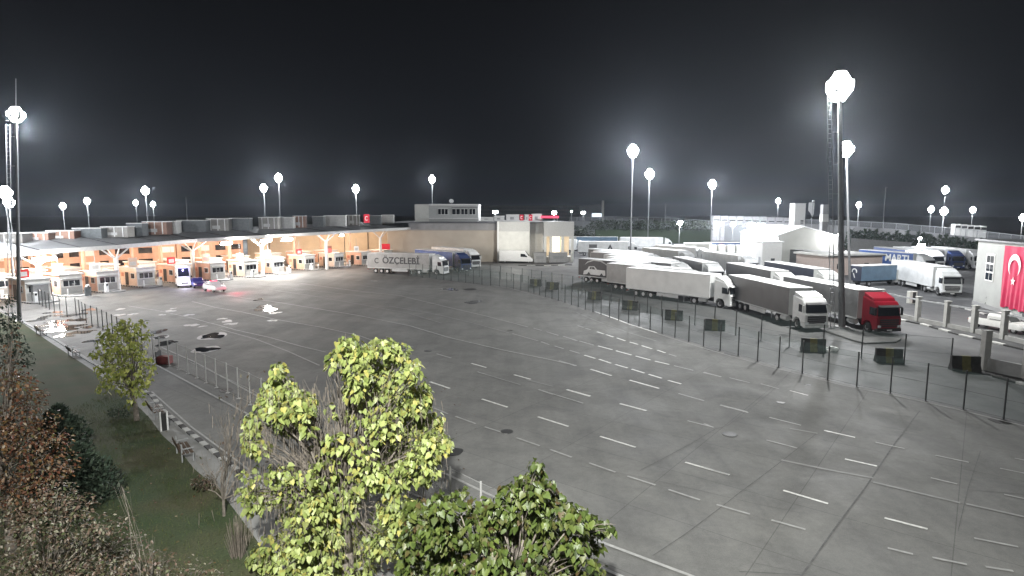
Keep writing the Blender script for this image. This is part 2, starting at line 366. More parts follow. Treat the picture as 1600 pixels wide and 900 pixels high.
for u, v, r in PUD:
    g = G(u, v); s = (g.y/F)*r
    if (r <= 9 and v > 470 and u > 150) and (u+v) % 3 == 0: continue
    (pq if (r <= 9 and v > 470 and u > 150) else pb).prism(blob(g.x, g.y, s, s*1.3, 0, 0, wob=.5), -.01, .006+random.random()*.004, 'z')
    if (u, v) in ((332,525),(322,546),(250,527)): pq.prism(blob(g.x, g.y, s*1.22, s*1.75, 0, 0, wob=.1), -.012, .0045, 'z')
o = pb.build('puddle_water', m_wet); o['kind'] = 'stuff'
struct(pq.build('painted_puddle_glints', m_glint)); db = B()  # pale discs and rims paint in the bright reflections of small puddles
for u, v, r in ((1263,601,5),(1225,524,8),(1110,545.5,10),(1140,553,9),(1560,657,13),(1572,659,9),(707,705,16),(354,610,10),(735,452,10)):
    g = G(u, v); s = (g.y/F)*r; db.prism(blob(g.x, g.y, s, s*1.2, 0, 0), -.01, .005, 'z')
o = db.build('tar_and_shadow_patches', M('tar_and_shadow', (.02,.02,.021), .6, .3), None); struct(o)  # the patch right of the tall catalpa is its cast shadow, painted dark

# ------------------------------------------------------------ fences
m_post = M('fence_post_paint', (.03,.032,.034), .5, .2); m_postw = M('fence_post_zinc', (.42,.42,.42), .5, .1)
m_net = meshgrid('fence_mesh', (.20,.30,.29), .13); m_net2 = meshgrid('fence_mesh_pale', (.5,.5,.5), .16)
def resample(pts, step):
    out = [pts[0].copy()]; acc = 0
    for a, c in zip(pts[:-1], pts[1:]):
        d = (c-a).length; t = step-acc
        while t <= d: out.append(a+(c-a)*(t/d)); t += step
        acc = (acc+d) % step
    return out
def fence(label, pts, step, h, mp, mn, r=.045, zz=0, arms=False, name='wire_fence'):
    t = thing(name, label, 'fence', pts[0])
    ps = resample(pts, step); o0 = pts[0]
    for i, p in enumerate(ps):
        q = p-o0; b = B().tube((0,0,0), (0,0,h+.06), r, r, 6); b.box(-.11,.11,-.11,.11,0,.02)
        o = b.build('post', mp, t, key='post%s%s' % (h, r)); o.location = q
    wn = B(); nn = B()
    for a, c in zip(ps[:-1], ps[1:]):
        a = a-o0; c = c-o0
        for z in (.12, h*.5, h): wn.tube((a.x,a.y,z), (c.x,c.y,z), .008, n=3, cap=False)
        d = (c-a).normalized(); n = Vector((-d.y, d.x, 0))*.006
        nn.add([(a.x+n.x,a.y+n.y,.12),(c.x+n.x,c.y+n.y,.12),(c.x+n.x,c.y+n.y,h),(a.x+n.x,a.y+n.y,h)], [(0,1,2,3)])
    wn.build('wire', mp, t); nn.build('mesh_infill', mn, t, fix=False); return t
fence('long wire mesh fence on thin dark posts between the concrete apron and the truck lot', fa[3:], 2.0, 2.35, m_post, m_net, .047)
FB = [(700,428),(760,434),(815,441),(860,449),(900,457),(960,474),(1024,492),(1081,507),(1157,526),(1250,546),(1370,565),(1450,574),(1529,582)]
fence('second wire mesh fence on dark posts behind the concrete barriers beside the parked trucks', [G(*p) for p in FB], 2.9, 2.35, m_post, m_net, .05)
FC = [(240,560),(253,567),(288,581),(330,602),(354,613),(402,638),(480,682),(600,748),(750,834),(900,912)]
fence('low wire mesh fence on pale zinc posts between two lane lines, behind the catalpa', [G(*p) for p in FC], 1.75, 1.95, m_postw, m_net2, .04)
FD = [(62,476),(80,485),(101,491),(121,494),(136,505),(155,512),(190,532),(225,552)]
fence('short dark posted mesh fence running from the first booth to behind the small yellow tree', [G(*p) for p in FD], 2.0, 2.0, m_post, m_net, .04)
m_wf = M('fence_foot_rail', (.30,.30,.30), .7, .1)

# striped concrete barriers
m_by = M('barrier_yellow', (.10,.095,.04), .7, .25, 4); m_bb = M('barrier_black', (.03,.03,.03), .7, .3, 4, bump=.3)
BARS = [(837,447,-20,'farthest small black barrier block left of the car transporter trailer'),(863,452,-25,'black barrier block at the left tail of the car transporter shadow'),(929,468,-30,'black barrier block under the rear of the black trailer with car picture'),(985,484,-30,'black barrier block below the rear wheels of the long white truck'),(1053,500,-25,'black barrier block below the middle of the long white truck'),(1117,516,-22,'yellow banded black barrier below the cab of the long white truck'),
        (1270,549,-14,'yellow banded black barrier in front of the grey curtain truck cab'),(1388,566,-12,'yellow banded black barrier in front of the red truck'),(1507,579,-12,'yellow banded black barrier beside the concrete wall at the right')]
for u, v, a, lb in BARS:
    g = G(u, v); t = thing('concrete_barrier', lb, 'barrier', (g.x, g.y, 0), R(a), 'striped concrete barriers along the truck lot')
    pf = [(-.36,0),(.36,0),(.36,.14),(.17,.5),(.14,1.12),(-.14,1.12),(-.17,.5),(-.36,.14)]
    B().prism(pf, -.95, -.28, 'x').prism(pf, .28, .95, 'x').build('barrier_body', m_bb, t, bevel=.02, key='bar1')
    B().prism([(y*1.0, z) for y, z in pf], -.28, .28, 'x').build('painted_band', m_by, t, key='bar2')
adir0 = (.87, -.49)
# ------------------------------------------------------------ trucks
def curtain(name, col):
    c = np.array(col); return stripes(name, tuple(c*.80), tuple(c*1.12), 2.2, 'X', .45, .35, .5)
TM = {'white': M('truck_white', (.56,.57,.57), .35, .12, .9), 'ltgrey': M('truck_light_grey', (.42,.43,.43), .45, .08, 1.2), 'cream': M('truck_cream', (.62,.62,.61), .45, .08, .7),
      'grey': curtain('curtain_grey', (.21,.212,.215)), 'dgrey': curtain('curtain_dark_grey', (.12,.12,.122)), 'black': M('curtain_black', (.035,.036,.04), .5, .2),
      'navy': curtain('curtain_navy', (.05,.06,.10)), 'blue': curtain('curtain_blue', (.03,.09,.30)), 'steel': curtain('curtain_steel_blue', (.13,.22,.32)), 'red': M('truck_red', (.19,.008,.018), .3, .08, 2),
      'dblue': M('truck_dark_blue', (.03,.05,.14), .35, .1), 'roof': M('trailer_roof', (.58,.58,.58), .6, .2, .8), 'brown': curtain('curtain_pale_grey', (.36,.36,.355))}
def wheel(parent, x, y, r=.5, wd=.3):
    sgn = 1 if y > 0 else -1
    o = B().tube((0,-wd/2,0), (0,wd/2,0), r, n=20).build('wheel', m_tyre, parent, bevel=.03, key='wheel%s%s' % (r, wd)); o.location = (x, y-sgn*wd/2, r)
    q = B().tube((0,sgn*(wd/2-.02),0), (0,sgn*(wd/2+.015),0), r*.56, r*.5, n=16).build('rim', m_rim, o, key='rim%s%s%s' % (r, wd, sgn)); return o
def cab(t, body, style=0, W=1.24, x0=0, hi=3.75):
    mb_ = TM[body]
    # side profile, x forward (front at x0)
    pf = [(-2.25,.62),(-1.98,.62),(-1.9,1.02),(-1.55,1.2),(-1.05,1.15),(-.78,.72),(-.74,.42),(-.06,.38),(0,.5),(.0,1.62),(-.1,1.75),(-.32,2.72),(-.62,3.1),(-2.25,hi-.25)]
    B().prism([(x0+x, z) for x, z in pf], -W, W).build('cab', mb_, t, bevel=.05, seg=2, key='cab%s%s' % (x0, hi))
    B().prism([(x0+x, z) for x, z in ((-.72,3.06),(-.95,3.42),(-2.2,hi+.12),(-2.24,hi-.22))], -W+.12, W-.12).build('roof_fairing', mb_, t, bevel=.04, key='rf%s%s' % (x0, hi))
    # windscreen lies on the raked face, 3 cm proud
    a, c = Vector((x0-.095, 0, 1.8)), Vector((x0-.31, 0, 2.66)); n = Vector((.975, 0, .22))*.03
    B().add([(a.x+n.x,-W+.12,a.z),(a.x+n.x,W-.12,a.z),(c.x+n.x,W-.2,c.z),(c.x+n.x,-W+.2,c.z),(a.x-.05,-W+.12,a.z),(a.x-.05,W-.12,a.z),(c.x-.05,W-.2,c.z),(c.x-.05,-W+.2,c.z)],
            [(0,1,2,3),(4,5,6,7),(0,1,5,4),(1,2,6,5),(2,3,7,6),(3,0,4,7)]).build('windscreen', m_glass, t, key='ws%s' % x0)
    B().prism([(x0+x, z) for x, z in ((-.16,2.76),(.14,2.62),(.16,2.68),(-.2,2.84))], -W+.1, W-.1).build('sun_visor', m_dark if style != 1 else mb_, t, key='sv%s' % x0)
    B().box(x0-.01, x0+.035, -W+.28, W-.28, .78, 1.5).build('grille', m_black, t, key='gr%s' % x0)
    for k in range(3): B().box(x0+.03, x0+.05, -W+.3, W-.3, .9+k*.2, .94+k*.2).build('grille_bar', m_galv if style == 0 else mb_, t, key='gb%s%d' % (x0, k))
    B().box(x0-.35, x0+.1, -W-.01, W+.01, .32, .62).build('bumper', mb_ if style != 2 else m_dark, t, bevel=.05, key='bu%s' % x0)
    B().box(x0+.1, x0+.112, -.26, .26, .4, .51).build('number_plate', m_white, t, key='np%s' % x0)
    for s in (-1, 1):
        B().box(x0-.12, x0+.045, s*(W-.24)-.16, s*(W-.24)+.16, .68, .92).build('headlight', m_lens, t, bevel=.02, key='hl%s%s' % (x0, s))
        B().prism([(x0+x, z) for x, z in ((-1.15,1.85),(-.32,1.8),(-.47,2.55),(-1.15,2.6))], s*W-.015, s*W+.015).build('side_window', m_glass, t, key='sw%s%s' % (x0, s))
        B().box(x0-.24, x0-.1, s*(W+.12)-.1, s*(W+.12)+.1, 1.85, 2.6).build('mirror', m_black if style else mb_, t, bevel=.03, key='mi%s%s' % (x0, s))
        B().box(x0-1.5, x0-1.12, s*(W-.12)-.15, s*(W-.12)+.15, .42, .9).build('step', m_dark, t, key='st%s%s' % (x0, s))
        wheel(t, x0-1.42, s*W*.98, .5, .32)
def semi(label, Fp, ang, cabc='white', box='white', L=16.5, style=0, group='articulated trucks waiting in the lots', cat='truck', hi=3.75, frame='roof', detail=True):
    t = thing('articulated_truck', label, cat, (Fp[0], Fp[1], 0), R(ang), group)
    cab(t, cabc, style, hi=hi)
    xt = -2.9
    mbx = TM[box]; W = 1.275
    B().box(-L, xt, -W, W, 1.12, 3.93).build('trailer_body', mbx, t, bevel=.025, key='tb%s' % L)
    B().box(-L-.01, xt+.01, -W-.012, W+.012, 3.93, 4.0).build('trailer_roof', TM['roof'], t, bevel=.02, key='tr%s' % L)
    fr = TM['ltgrey'] if box in ('grey','dgrey','navy','black','blue','steel','brown') else TM['white']
    rb = B()
    for s in (-1, 1): rb.box(-L, xt, s*(W+.012)-.012, s*(W+.012)+.012, 1.02, 1.16)
    rb.build('side_rail', fr, t, key='sr%s' % L)
    B().box(xt+.002, xt+.035, -W, W, 1.12, 3.9).build('front_bulkhead', fr, t, key='fb')
    rd = B().box(-L-.05, -L-.002, -W, -.02, 1.15, 3.9).box(-L-.05, -L-.002, .02, W, 1.15, 3.9).build('rear_door', fr, t, bevel=.01, key='rd%s' % L)
    for y in (-.75, -.3, .3, .75): B().tube((-L-.075,y,1.2), (-L-.075,y,3.85), .02, n=5).build('lock_rod', m_galv, rd, key='lr%s%s' % (L, y))
    B().box(-L, xt-1, -.45, .45, .92, 1.12).box(-2.6, -.6, -.4, .4, .5, .9).box(-6.5,-2.6,-.38,.38,.6,.85).build('chassis', m_dark, t, key='ch%s' % L)
    B().box(-L-.05, -L+.1, -1.15, 1.15, .48, .62).build('underrun_bar', m_galv, t, key='ub%s' % L)
    for s in (-1, 1):
        B().box(-L-.03, -L+.02, s*.95-.2, s*.95+.2, .66, .8).build('tail_light', m_red, t, key='tl%s%s' % (L, s))
        B().tube((-7.0, s*.75, .12), (-7.0, s*.75, 1.1), .06, n=6).build('landing_leg', m_galv, t, key='ll%s' % s)
        B().box(-L+5.4, -7.6, s*1.18-.02, s*1.18+.02, .5, .95).build('side_guard', fr, t, key='sg%s%s' % (L, s))
        B().tube((-3.4, s*.95, .72), (-4.5, s*.95, .72), .29, n=12).build('fuel_tank', TM['ltgrey'], t, key='ft%s' % s)
        for x in (-L+4.4, -L+3.1, -L+1.8): wheel(t, x, s*1.22, .49, .32)
        wheel(t, -5.1, s*1.22, .5, .34)
        B().box(-L+1.0, -L+5.0, s*1.05-.16, s*1.05+.16, 1.0, 1.06).build('mudguard', m_dark, t, key='mg%s%s' % (L, s))
    return t
def M4side(x, y, z, side=-1, tilt=0):
    """text lying on the +/-y side of a body, reading towards the front (side -1) """
    return Matrix.Translation((x, y, z)) @ (Matrix.Rotation(math.pi/2, 4, 'X') if side < 0 else Matrix.Rotation(math.pi, 4, 'Z') @ Matrix.Rotation(math.pi/2, 4, 'X'))
lot1 = R(-52); h1 = Vector((math.cos(lot1), math.sin(lot1))); nn1 = Vector((-h1.y, h1.x))   # nn1 points back-right
F4 = Vector(G(1149,482)[:2]); R4 = F4 - h1*16.5
semi('long white box truck with white cab parked nearest the second fence', F4, -52, 'white', 'cream', style=1)
def rowpos(n, s): return F4 + nn1*n - h1*s
semi('articulated truck with plain grey curtain trailer between the white truck and the car picture trailer', rowpos(3.5, 7.0), -52, 'ltgrey', 'brown')
tcar = semi('articulated truck whose black trailer side shows a picture of a white pickup', rowpos(7.1, 17.0), -52, 'white', 'black')
# printed picture on the black trailer
def printed(parent, polys, mat, x0, z0, sc, y, name):
    b = B()
    for pl in polys: b.prism([(x0+px*sc, z0+pz*sc) for px, pz in pl], y-.006, y+.006)
    return b.build(name, mat, parent)
printed(tcar, [[(0,.0),(.15,.5),(.75,.72),(1.05,1.15),(2.0,1.2),(2.5,.8),(3.9,.78),(3.95,.15),(3.6,.1),(3.3,.42),(2.95,.1),(1.35,.1),(1.05,.45),(.7,.1)]], TM['white'], -15.3, 1.3, 1.3, -1.3, 'printed_pickup')
printed(tcar, [[(1.15,.8),(1.3,1.08),(1.55,1.1),(1.55,.8)],[(1.62,.8),(1.62,1.1),(1.95,1.1),(2.2,.8)]], m_black, -15.3, 1.3, 1.3, -1.31, 'printed_window')
printed(tcar, [[(.2,0),(.7,.45),(1.8,.75),(3.2,.7),(4.2,.2),(4.5,.0),(4.0,.35),(3.0,.55),(1.8,.6),(.8,.32)]], TM['ltgrey'], -15.2, 3.0, 1.3, -1.3, 'printed_arc')
rest = [(10.6,14,'grey','white','articulated truck second row behind the car picture trailer, grey curtain'),(14.1,17,'white','white','all white articulated truck third behind the car picture trailer'),(17.6,21,'ltgrey','cream','cream box articulated truck fourth behind the car picture trailer'),
        (21.2,28,'grey','white','grey curtain articulated truck near the warehouse loading dock corner'),(25,31,'cream','white','cream articulated truck whose roof shows just right of the loading dock'),(28.6,36,'dgrey','white','dark curtain articulated truck farthest back in the left lot row')]
for n, s, bx, cb, lb in rest: semi(lb, rowpos(n, s), -52, cb, bx)
semi('grey curtain articulated truck with white cab pointing at the second fence by the mast', (30.1,58.6), -84, 'white', 'dgrey', hi=3.6)
F14 = G(1388,523); tred = semi('articulated truck with red cab and grey curtain trailer at the lot exit', F14, -84, 'red', 'grey', style=2)
semi('dark grey curtain articulated truck with white cab showing over the grey curtain truck', (36.2,77.5), -85, 'white', 'dgrey')
semi('dark navy curtain articulated truck right behind the lamp mast', (43.2,80), -85, 'white', 'navy')
semi('grey box articulated truck with tall white cab left of the dark grey trailer', (31.2,91), -86, 'white', 'grey')
semi('plain white box articulated truck parked before the bright gabled building', (43.0,107), -80, 'white', 'white')
semi('light grey articulated truck beside the white guard kiosks', (36.5,122), -70, 'white', 'ltgrey')
semi('light grey articulated truck in the row under the red and blue sign trailer', (44,134), -62, 'white', 'cream')
# long white truck with triangle logo
g = G(997,400); tt = semi('white articulated truck with dark triangle on its side near the middle light pole', (g.x, g.y), -8, 'white', 'white')
printed(tt, [[(0,0),(.9,1.7),(1.7,0),(1.25,0),(.9,.8),(.5,0)]], TM['black'], -8.6, 1.6, 1.0, -1.29, 'printed_triangle')
printed(tt, [[(0,0),(0,1.0),(2.2,1.0),(2.2,0)]], TM['dgrey'], -13.5, 2.2, 1.0, -1.29, 'printed_panel')
# trucks along the toll warehouse
g = G(697,430); t1 = semi('articulated truck lettered on its pale curtain side parked before the beige warehouse', (g.x, g.y), -20, 'white', 'brown')
text('side_lettering', 'ÖZÇELEBİ', TM['black'], t1, 1.75, M4side(-9.0, -1.3, 2.55))
lg = B()
for k in range(14):
    a0, a1 = R(40+k*20), R(40+(k+1)*20); lg.prism([(-14.3+.55*math.cos(a0), 2.5+.55*math.sin(a0)),(-14.3+.55*math.cos(a1), 2.5+.55*math.sin(a1)),(-14.3+.36*math.cos(a1), 2.5+.36*math.sin(a1)),(-14.3+.36*math.cos(a0), 2.5+.36*math.sin(a0))], -1.31, -1.295)
lg.build('side_emblem', TM['black'], t1)
g = G(729,426); semi('dark blue truck parked just behind the lettered pale truck', (g.x, g.y), -48, 'dblue', 'blue', style=2)
g = G(744,419); semi('white articulated truck with raised white deflector beside the dark blue truck', (g.x, g.y), -52, 'white', 'white')
# right lot
tm = semi('articulated truck with blue lettered trailer in the right lot', (79.0,113), -78, 'white', 'blue')
text('side_lettering', 'MARTI', TM['white'], tm, 2.0, M4side(-6.6, -1.31, 2.75))
B().box(-11.9,-10.3,-1.31,-1.29,2.2,3.2).build('side_emblem', TM['white'], tm)
semi('white box articulated truck with dark front beside the flag building', (61.6,83.5), -100, 'white', 'white', style=2)
semi('dark blue articulated truck with white roof deep in the right lot', (66,117), -70, 'dblue', 'dgrey', style=2)
bg_r = [(84,124,-96,'white','blue','blue trailer truck behind the white box truck in the right lot'),(88.5,124.5,-97,'white','white','white cab truck in the back row left of the flag building'),(93,125,-97,'dblue','grey','dark blue cab truck in the back row left of the flag building'),(97.5,125,-98,'white','ltgrey','last white cab truck in the back row, touching the flag building'),(72,140,-60,'white','ltgrey','grey trailer truck along the low lettered wall')]
for x, y, a, cb, bx, lb in bg_r: semi(lb, (x, y), a, cb, bx)
far_l = [(25,205,-10,'white','ltgrey','pale trailer truck on the far road behind the middle light pole'),(38,200,-12,'white','steel','steel blue trailer truck on the far road'),(52,196,-10,'white','white','white trailer truck on the far road near the guard kiosks'),(22,178,-14,'white','white','white roofed trailer truck behind the triangle truck')]
for x, y, a, cb, bx, lb in far_l: semi(lb, (x, y), a, cb, bx)
ts = semi('trailer truck with red oval and blue panel on its side behind the white fence', (68,160), -6, 'white', 'blue')
B().prism([(-12.4+1.5*math.cos(k*math.pi/10), 2.7+1.0*math.sin(k*math.pi/10)) for k in range(20)], -1.32, -1.29).build('red_oval', TM['red'], ts)
B().box(-6.2,-5.0,-1.31,-1.29,2.1,3.2).box(-4.7,-3.6,-1.31,-1.29,2.1,3.2).build('white_emblem', TM['white'], ts)
# rigid blue box truck
g = G(1349,447); bt = thing('box_truck', 'short steel blue box truck with dark tail panel standing across the right lot', 'truck', (g.x+2.5, g.y+1.0, 0), R(18))
B().box(-4.4,3.0,-1.2,1.2,.95,3.3).build('box_body', TM['steel'], bt, bevel=.03); B().box(-4.44,-4.4,-1.2,1.2,.95,3.3).build('tail_panel', TM['navy'], bt); B().box(-4.45,3.02,-1.22,1.22,3.3,3.38).build('box_roof', TM['roof'], bt)
sw = B()
for k in range(9):
    a0, a1 = R(-20+k*25), R(-20+(k+1)*25); sw.prism([(.1+.5*math.cos(a0), 2.4+.5*math.sin(a0)),(.1+.5*math.cos(a1), 2.4+.5*math.sin(a1)),(.1+.33*math.cos(a1), 2.4+.33*math.sin(a1)),(.1+.33*math.cos(a0), 2.4+.33*math.sin(a0))], -4.47, -4.45, 'x')
sw.prism([(-.1,1.4),(.08,1.4),(.35,2.1),(.2,2.15)], -4.47,-4.45,'x'); sw.build('tail_emblem', TM['white'], bt)
B().prism([(3.1,.5),(5.0,.45),(5.05,1.3),(4.75,2.4),(3.1,2.5)], -1.1, 1.1).build('cab', TM['white'], bt, bevel=.05)
B().prism([(3.5,1.5),(4.85,1.45),(4.62,2.2),(3.5,2.25)], -1.12, 1.12).build('side_window', m_glass, bt)
B().box(-4.3,4.6,-.4,.4,.6,.95).build('chassis', m_dark, bt)
for s in (-1, 1):
    wheel(bt, -2.6, s*1.15, .45, .28); wheel(bt, 4.1, s*1.1, .45, .28); B().box(5.0,5.08,s*.8-.15,s*.8+.15,.7,.92).build('headlight', m_lens, bt)

# ------------------------------------------------------------ vans, cars
def lofted(name, secs, mat, t, bevel=.05):
    """body from stations (x, half width bottom, half width top, z0, z1)"""
    b = B(); n = len(secs)
    vs = []
    for x, wb, wt, z0, z1 in secs: vs += [(x,-wb,z0),(x,wb,z0),(x,wb*1.0,z0+(z1-z0)*.55),(x,wt,z1),(x,-wt,z1),(x,-wb*1.0,z0+(z1-z0)*.55)]
    fs = [tuple(range(6)), tuple(range(6*n-1, 6*n-7, -1))]
    for i in range(n-1):
        for k in range(6): fs.append((6*i+k, 6*i+(k+1) % 6, 6*i+6+(k+1) % 6, 6*i+6+k))
    return b.add(vs, fs).build(name, mat, t, bevel=bevel, seg=2)
def van(label, Fp, ang, mat, group='vans', L=6.9, high=2.75):
    t = thing('delivery_van', label, 'van', (Fp[0], Fp[1], 0), R(ang), group)
    lofted('body', [(-L,.98,.9,.45,high),(-2.3,1.0,.93,.4,high),(-1.9,1.0,.9,.4,high-.08),(-1.05,1.0,.82,.4,1.75),(-.35,.98,.85,.38,1.28),(0,.9,.8,.42,1.0)], mat, t)
    a, c = Vector((-1.0,0,1.75)), Vector((-1.88,0,high-.12))
    B().add([(a.x+.03,-.78,a.z+.02),(a.x+.03,.78,a.z+.02),(c.x+.05,.72,c.z),(c.x+.05,-.72,c.z),(a.x-.15,-.78,a.z),(a.x-.15,.78,a.z),(c.x-.1,.72,c.z),(c.x-.1,-.72,c.z)], [(0,1,2,3),(4,5,6,7),(0,1,5,4),(1,2,6,5),(2,3,7,6),(3,0,4,7)]).build('windscreen', m_glass, t)
    B().box(.0,.03,-.5,.5,.62,.9).build('grille', m_black, t)
    for s in (-1, 1):
        B().prism([(-2.9,1.5),(-1.35,1.5),(-1.95,2.2),(-2.9,2.25)], s*.985-.03, s*.985+.03).build('side_window', m_glass, t)
        B().box(-.12,.03,s*.68-.14,s*.68+.14,.75,.98).build('headlight', m_lens, t, bevel=.02); B().box(-1.5,-1.35,s*1.1-.1,s*1.1+.1,1.5,1.8).build('mirror', m_black, t)
        wheel(t, -1.0, s*.98, .36, .22); wheel(t, -L+1.4, s*.98, .36, .22)
    B().box(-L+.2,-.1,-.85,.85,.3,.45).build('underbody', m_dark, t)
    return t
def car(label, Fp, ang, mat, cat='car', name='parked_car', pickup=False, L=4.4, group=None):
    t = thing(name, label, cat, (Fp[0], Fp[1], 0), R(ang), group)
    lofted('body', [(-L,.8,.76,.42,.95),(-L+.35,.88,.84,.36,1.04),(-1.2,.9,.85,.36,1.04),(-.3,.88,.8,.36,.9),(0,.76,.7,.42,.74)], mat, t, .04)
    if pickup: lofted('cabin', [(-3.35,.84,.68,1.0,1.55),(-3.15,.84,.7,1.0,1.72),(-1.95,.84,.7,1.0,1.74),(-1.25,.84,.62,1.0,1.08)], mat, t, .04); cx = (-3.1,-1.55)
    else: lofted('cabin', [(-L+.25,.8,.62,.98,1.05),(-L+.95,.82,.66,1.0,1.45),(-2.1,.83,.68,1.0,1.5),(-1.15,.82,.62,1.0,1.05)], mat, t, .04); cx = (-L+.95,-1.6)
    for s in (-1, 1):
        zt = 1.62 if pickup else 1.42
        B().add([(cx[0],s*.85,1.07),(cx[1]+.1,s*.85,1.07),(cx[1]-.45,s*.745,zt),(cx[0]+.1,s*.745,zt),(cx[0],s*.7,1.07),(cx[1]+.1,s*.7,1.07),(cx[1]-.45,s*.6,zt),(cx[0]+.1,s*.6,zt)], [(0,1,2,3),(4,5,6,7),(0,1,5,4),(1,2,6,5),(2,3,7,6),(3,0,4,7)]).build('side_window', m_glass, t)
        B().box(-.1,.02,s*.6-.15,s*.6+.15,.62,.78).build('headlight', m_lens, t, bevel=.02); B().box(-L-.02,-L+.06,s*.66-.12,s*.66+.12,.7,.85).build('tail_light', m_red, t)
        B().box(-1.6,-1.45,s*.98-.08,s*.98+.08,1.02,1.16).build('mirror', mat, t); wheel(t, -.85, s*.86, .33, .2); wheel(t, -L+.85, s*.86, .33, .2)
    zt = 1.66 if pickup else 1.42; xb = -1.9 if pickup else -2.0
    B().add([(-1.22,-.66,1.08),(-1.22,.66,1.08),(xb,.6,zt+.03),(xb,-.6,zt+.03),(-1.4,-.66,1.0),(-1.4,.66,1.0),(xb-.1,.6,zt-.1),(xb-.1,-.6,zt-.1)], [(0,1,2,3),(4,5,6,7),(0,1,5,4),(1,2,6,5),(2,3,7,6),(3,0,4,7)]).build('windscreen', m_glass, t)
    if pickup: B().box(-L+.12,-3.5,-.7,.7,1.03,1.06).build('load_bed', m_dark, t)
    return t
g = G(833,411); van('long white panel van parked before the warehouse loading dock', (g.x, g.y), -7, M('van_white', (.6,.6,.6), .35, .05), L=8.0, high=3.0)
g = G(289,450); amb = van('white van with flashing lights stopped at a toll booth', (g.x, g.y), -58, M('van_white2', (.62,.62,.65), .35, .05), L=6.4, high=3.1)
m_bl = M('blue_beacon', (.1,.1,.9), .3, 0, emit=(.12,.1,1), es=7); m_rb = M('red_beacon', (.9,.05,.1), .3, 0, emit=(1,.04,.12), es=2.5)
B().box(-2.3,-2.0,-.6,.6,2.76,2.88).build('light_bar', m_bl, amb); light(amb, (-1.2,0,3.6), 70, .1, (.35,.3,1)); light(amb, (.9,0,1.1), 60, .1, (.9,.85,1))
g = G(313,451); car('dark blue car between the white van and the red lit car', (g.x, g.y), -55, M('car_dark_blue', (.03,.03,.14), .3, .1), 'car', 'parked_car')
g = G(346,457); pc = car('white car with a red light bar on its roof in front of the booths', (g.x, g.y), -40, M('car_white', (.6,.6,.6), .3, .05), 'car', 'patrol_car')
B().box(-2.6,-2.35,-.5,.5,1.5,1.6).build('light_bar', m_rb, pc); light(pc, (2.4,1.2,.9), 60, .1, (1,.05,.14)); light(pc, (-5.2,.5,.6), 40, .1, (1,.08,.18))
g = G(1597,522); car('white double cab pickup driving beside the flag building', (g.x+.3, g.y-.4), -72, M('pickup_white', (.62,.62,.61), .35, .05), 'pickup', 'pickup_truck', True, 5.2)
g = G(812,404); van('white minibus half hidden behind the long panel van', (g.x, g.y+8), -5, M('van_white', (.6,.6,.6)), L=6.5)
g = G(268,440); car('small dark purple car queuing left of the white van', (g.x-1.5, g.y+3), -38, M('car_purple', (.06,.03,.10), .3, .1), 'car', 'parked_car')

m_hl = M('lit_headlight', (1,1,1), .4, 0, emit=(1,.98,.92), es=18)
for s_ in (-1, 1): B().box(.031,.05,s_*.68-.13,s_*.68+.13,.76,.97).build('headlight_beam_glass', m_hl, amb, key='hlon')
for (u, v, a, mt, lb) in ((200,449,-50,'car_white','white car waiting between the third and fourth booths'),(366,437,-45,'car_dark_blue','dark blue car leaving the lane left of the brightest lamps'),(142,455,-50,'car_purple','dark purple car waiting between the second and third booths'),(418,429,-45,'car_white','white car waiting in the lane under the brightest lamps')):
    g = G(u, v); car(lb, (g.x-adir0[0]*4, g.y-adir0[1]*4), a+22, MATS[mt], 'car', 'parked_car')
# ------------------------------------------------------------ toll plaza
m_salmon = M('salmon_plaster', (.50,.31,.23), .8, .1, 1.2); m_salm2 = M('salmon_panel', (.40,.16,.11), .7, .15, 2)
m_booth = M('booth_panel', (.55,.54,.51), .6, .06, 2); m_roofg = stripes('ribbed_roof', (.16,.165,.17), (.23,.235,.24), 1.3, 'Y', .55, .5, .6)
m_fascia = M('white_fascia', (.62,.62,.61), .5, .06); m_slat = stripes('booth_corrugated', (.34,.34,.32), (.5,.5,.48), 7, 'Z', .5, .5, .5)
m_cream = M('cream_wall', (.56,.46,.34), .8, .06, .6); m_col = M('column_paint', (.6,.58,.54), .6, .06)
adir = Vector((.87,-.49)); 
CB = [(-150,500),(-60,480),(64,462),(185,453),(303,437),(411,430),(511,421),(595,413),(662,406)]
CZ = [5.9,6.1,6.4,6.8,7.1,7.5,7.8,8.1,8.3]
cbp = [Vector(G(*p)[:2]) for p in CB]
cn = thing('toll_canopy', 'long low ribbed grey roof on branching white columns over the toll booths', 'canopy', (0,0,0))
b = B(); fa_ = B(); DEP = 23
fr = [p + adir*1.6 for p in cbp]; mid = [p - adir*11 for p in cbp]; bk = [p - adir*DEP for p in cbp]
vs = []; fs = []
for i in range(len(cbp)):
    z = CZ[i]
    vs += [(fr[i].x,fr[i].y,z), (mid[i].x,mid[i].y,z+1.2), (bk[i].x,bk[i].y,z+.9), (bk[i].x,bk[i].y,z+.4), (mid[i].x,mid[i].y,z+.6), (fr[i].x,fr[i].y,z-.35)]
for i in range(len(cbp)-1):
    for k in range(6): fs.append((6*i+k, 6*i+(k+1) % 6, 6*i+6+(k+1) % 6, 6*i+6+k))
fs += [tuple(range(6)), tuple(range(6*len(cbp)-6, 6*len(cbp)))]
b.add(vs, fs).build('roof', m_roofg, cn)
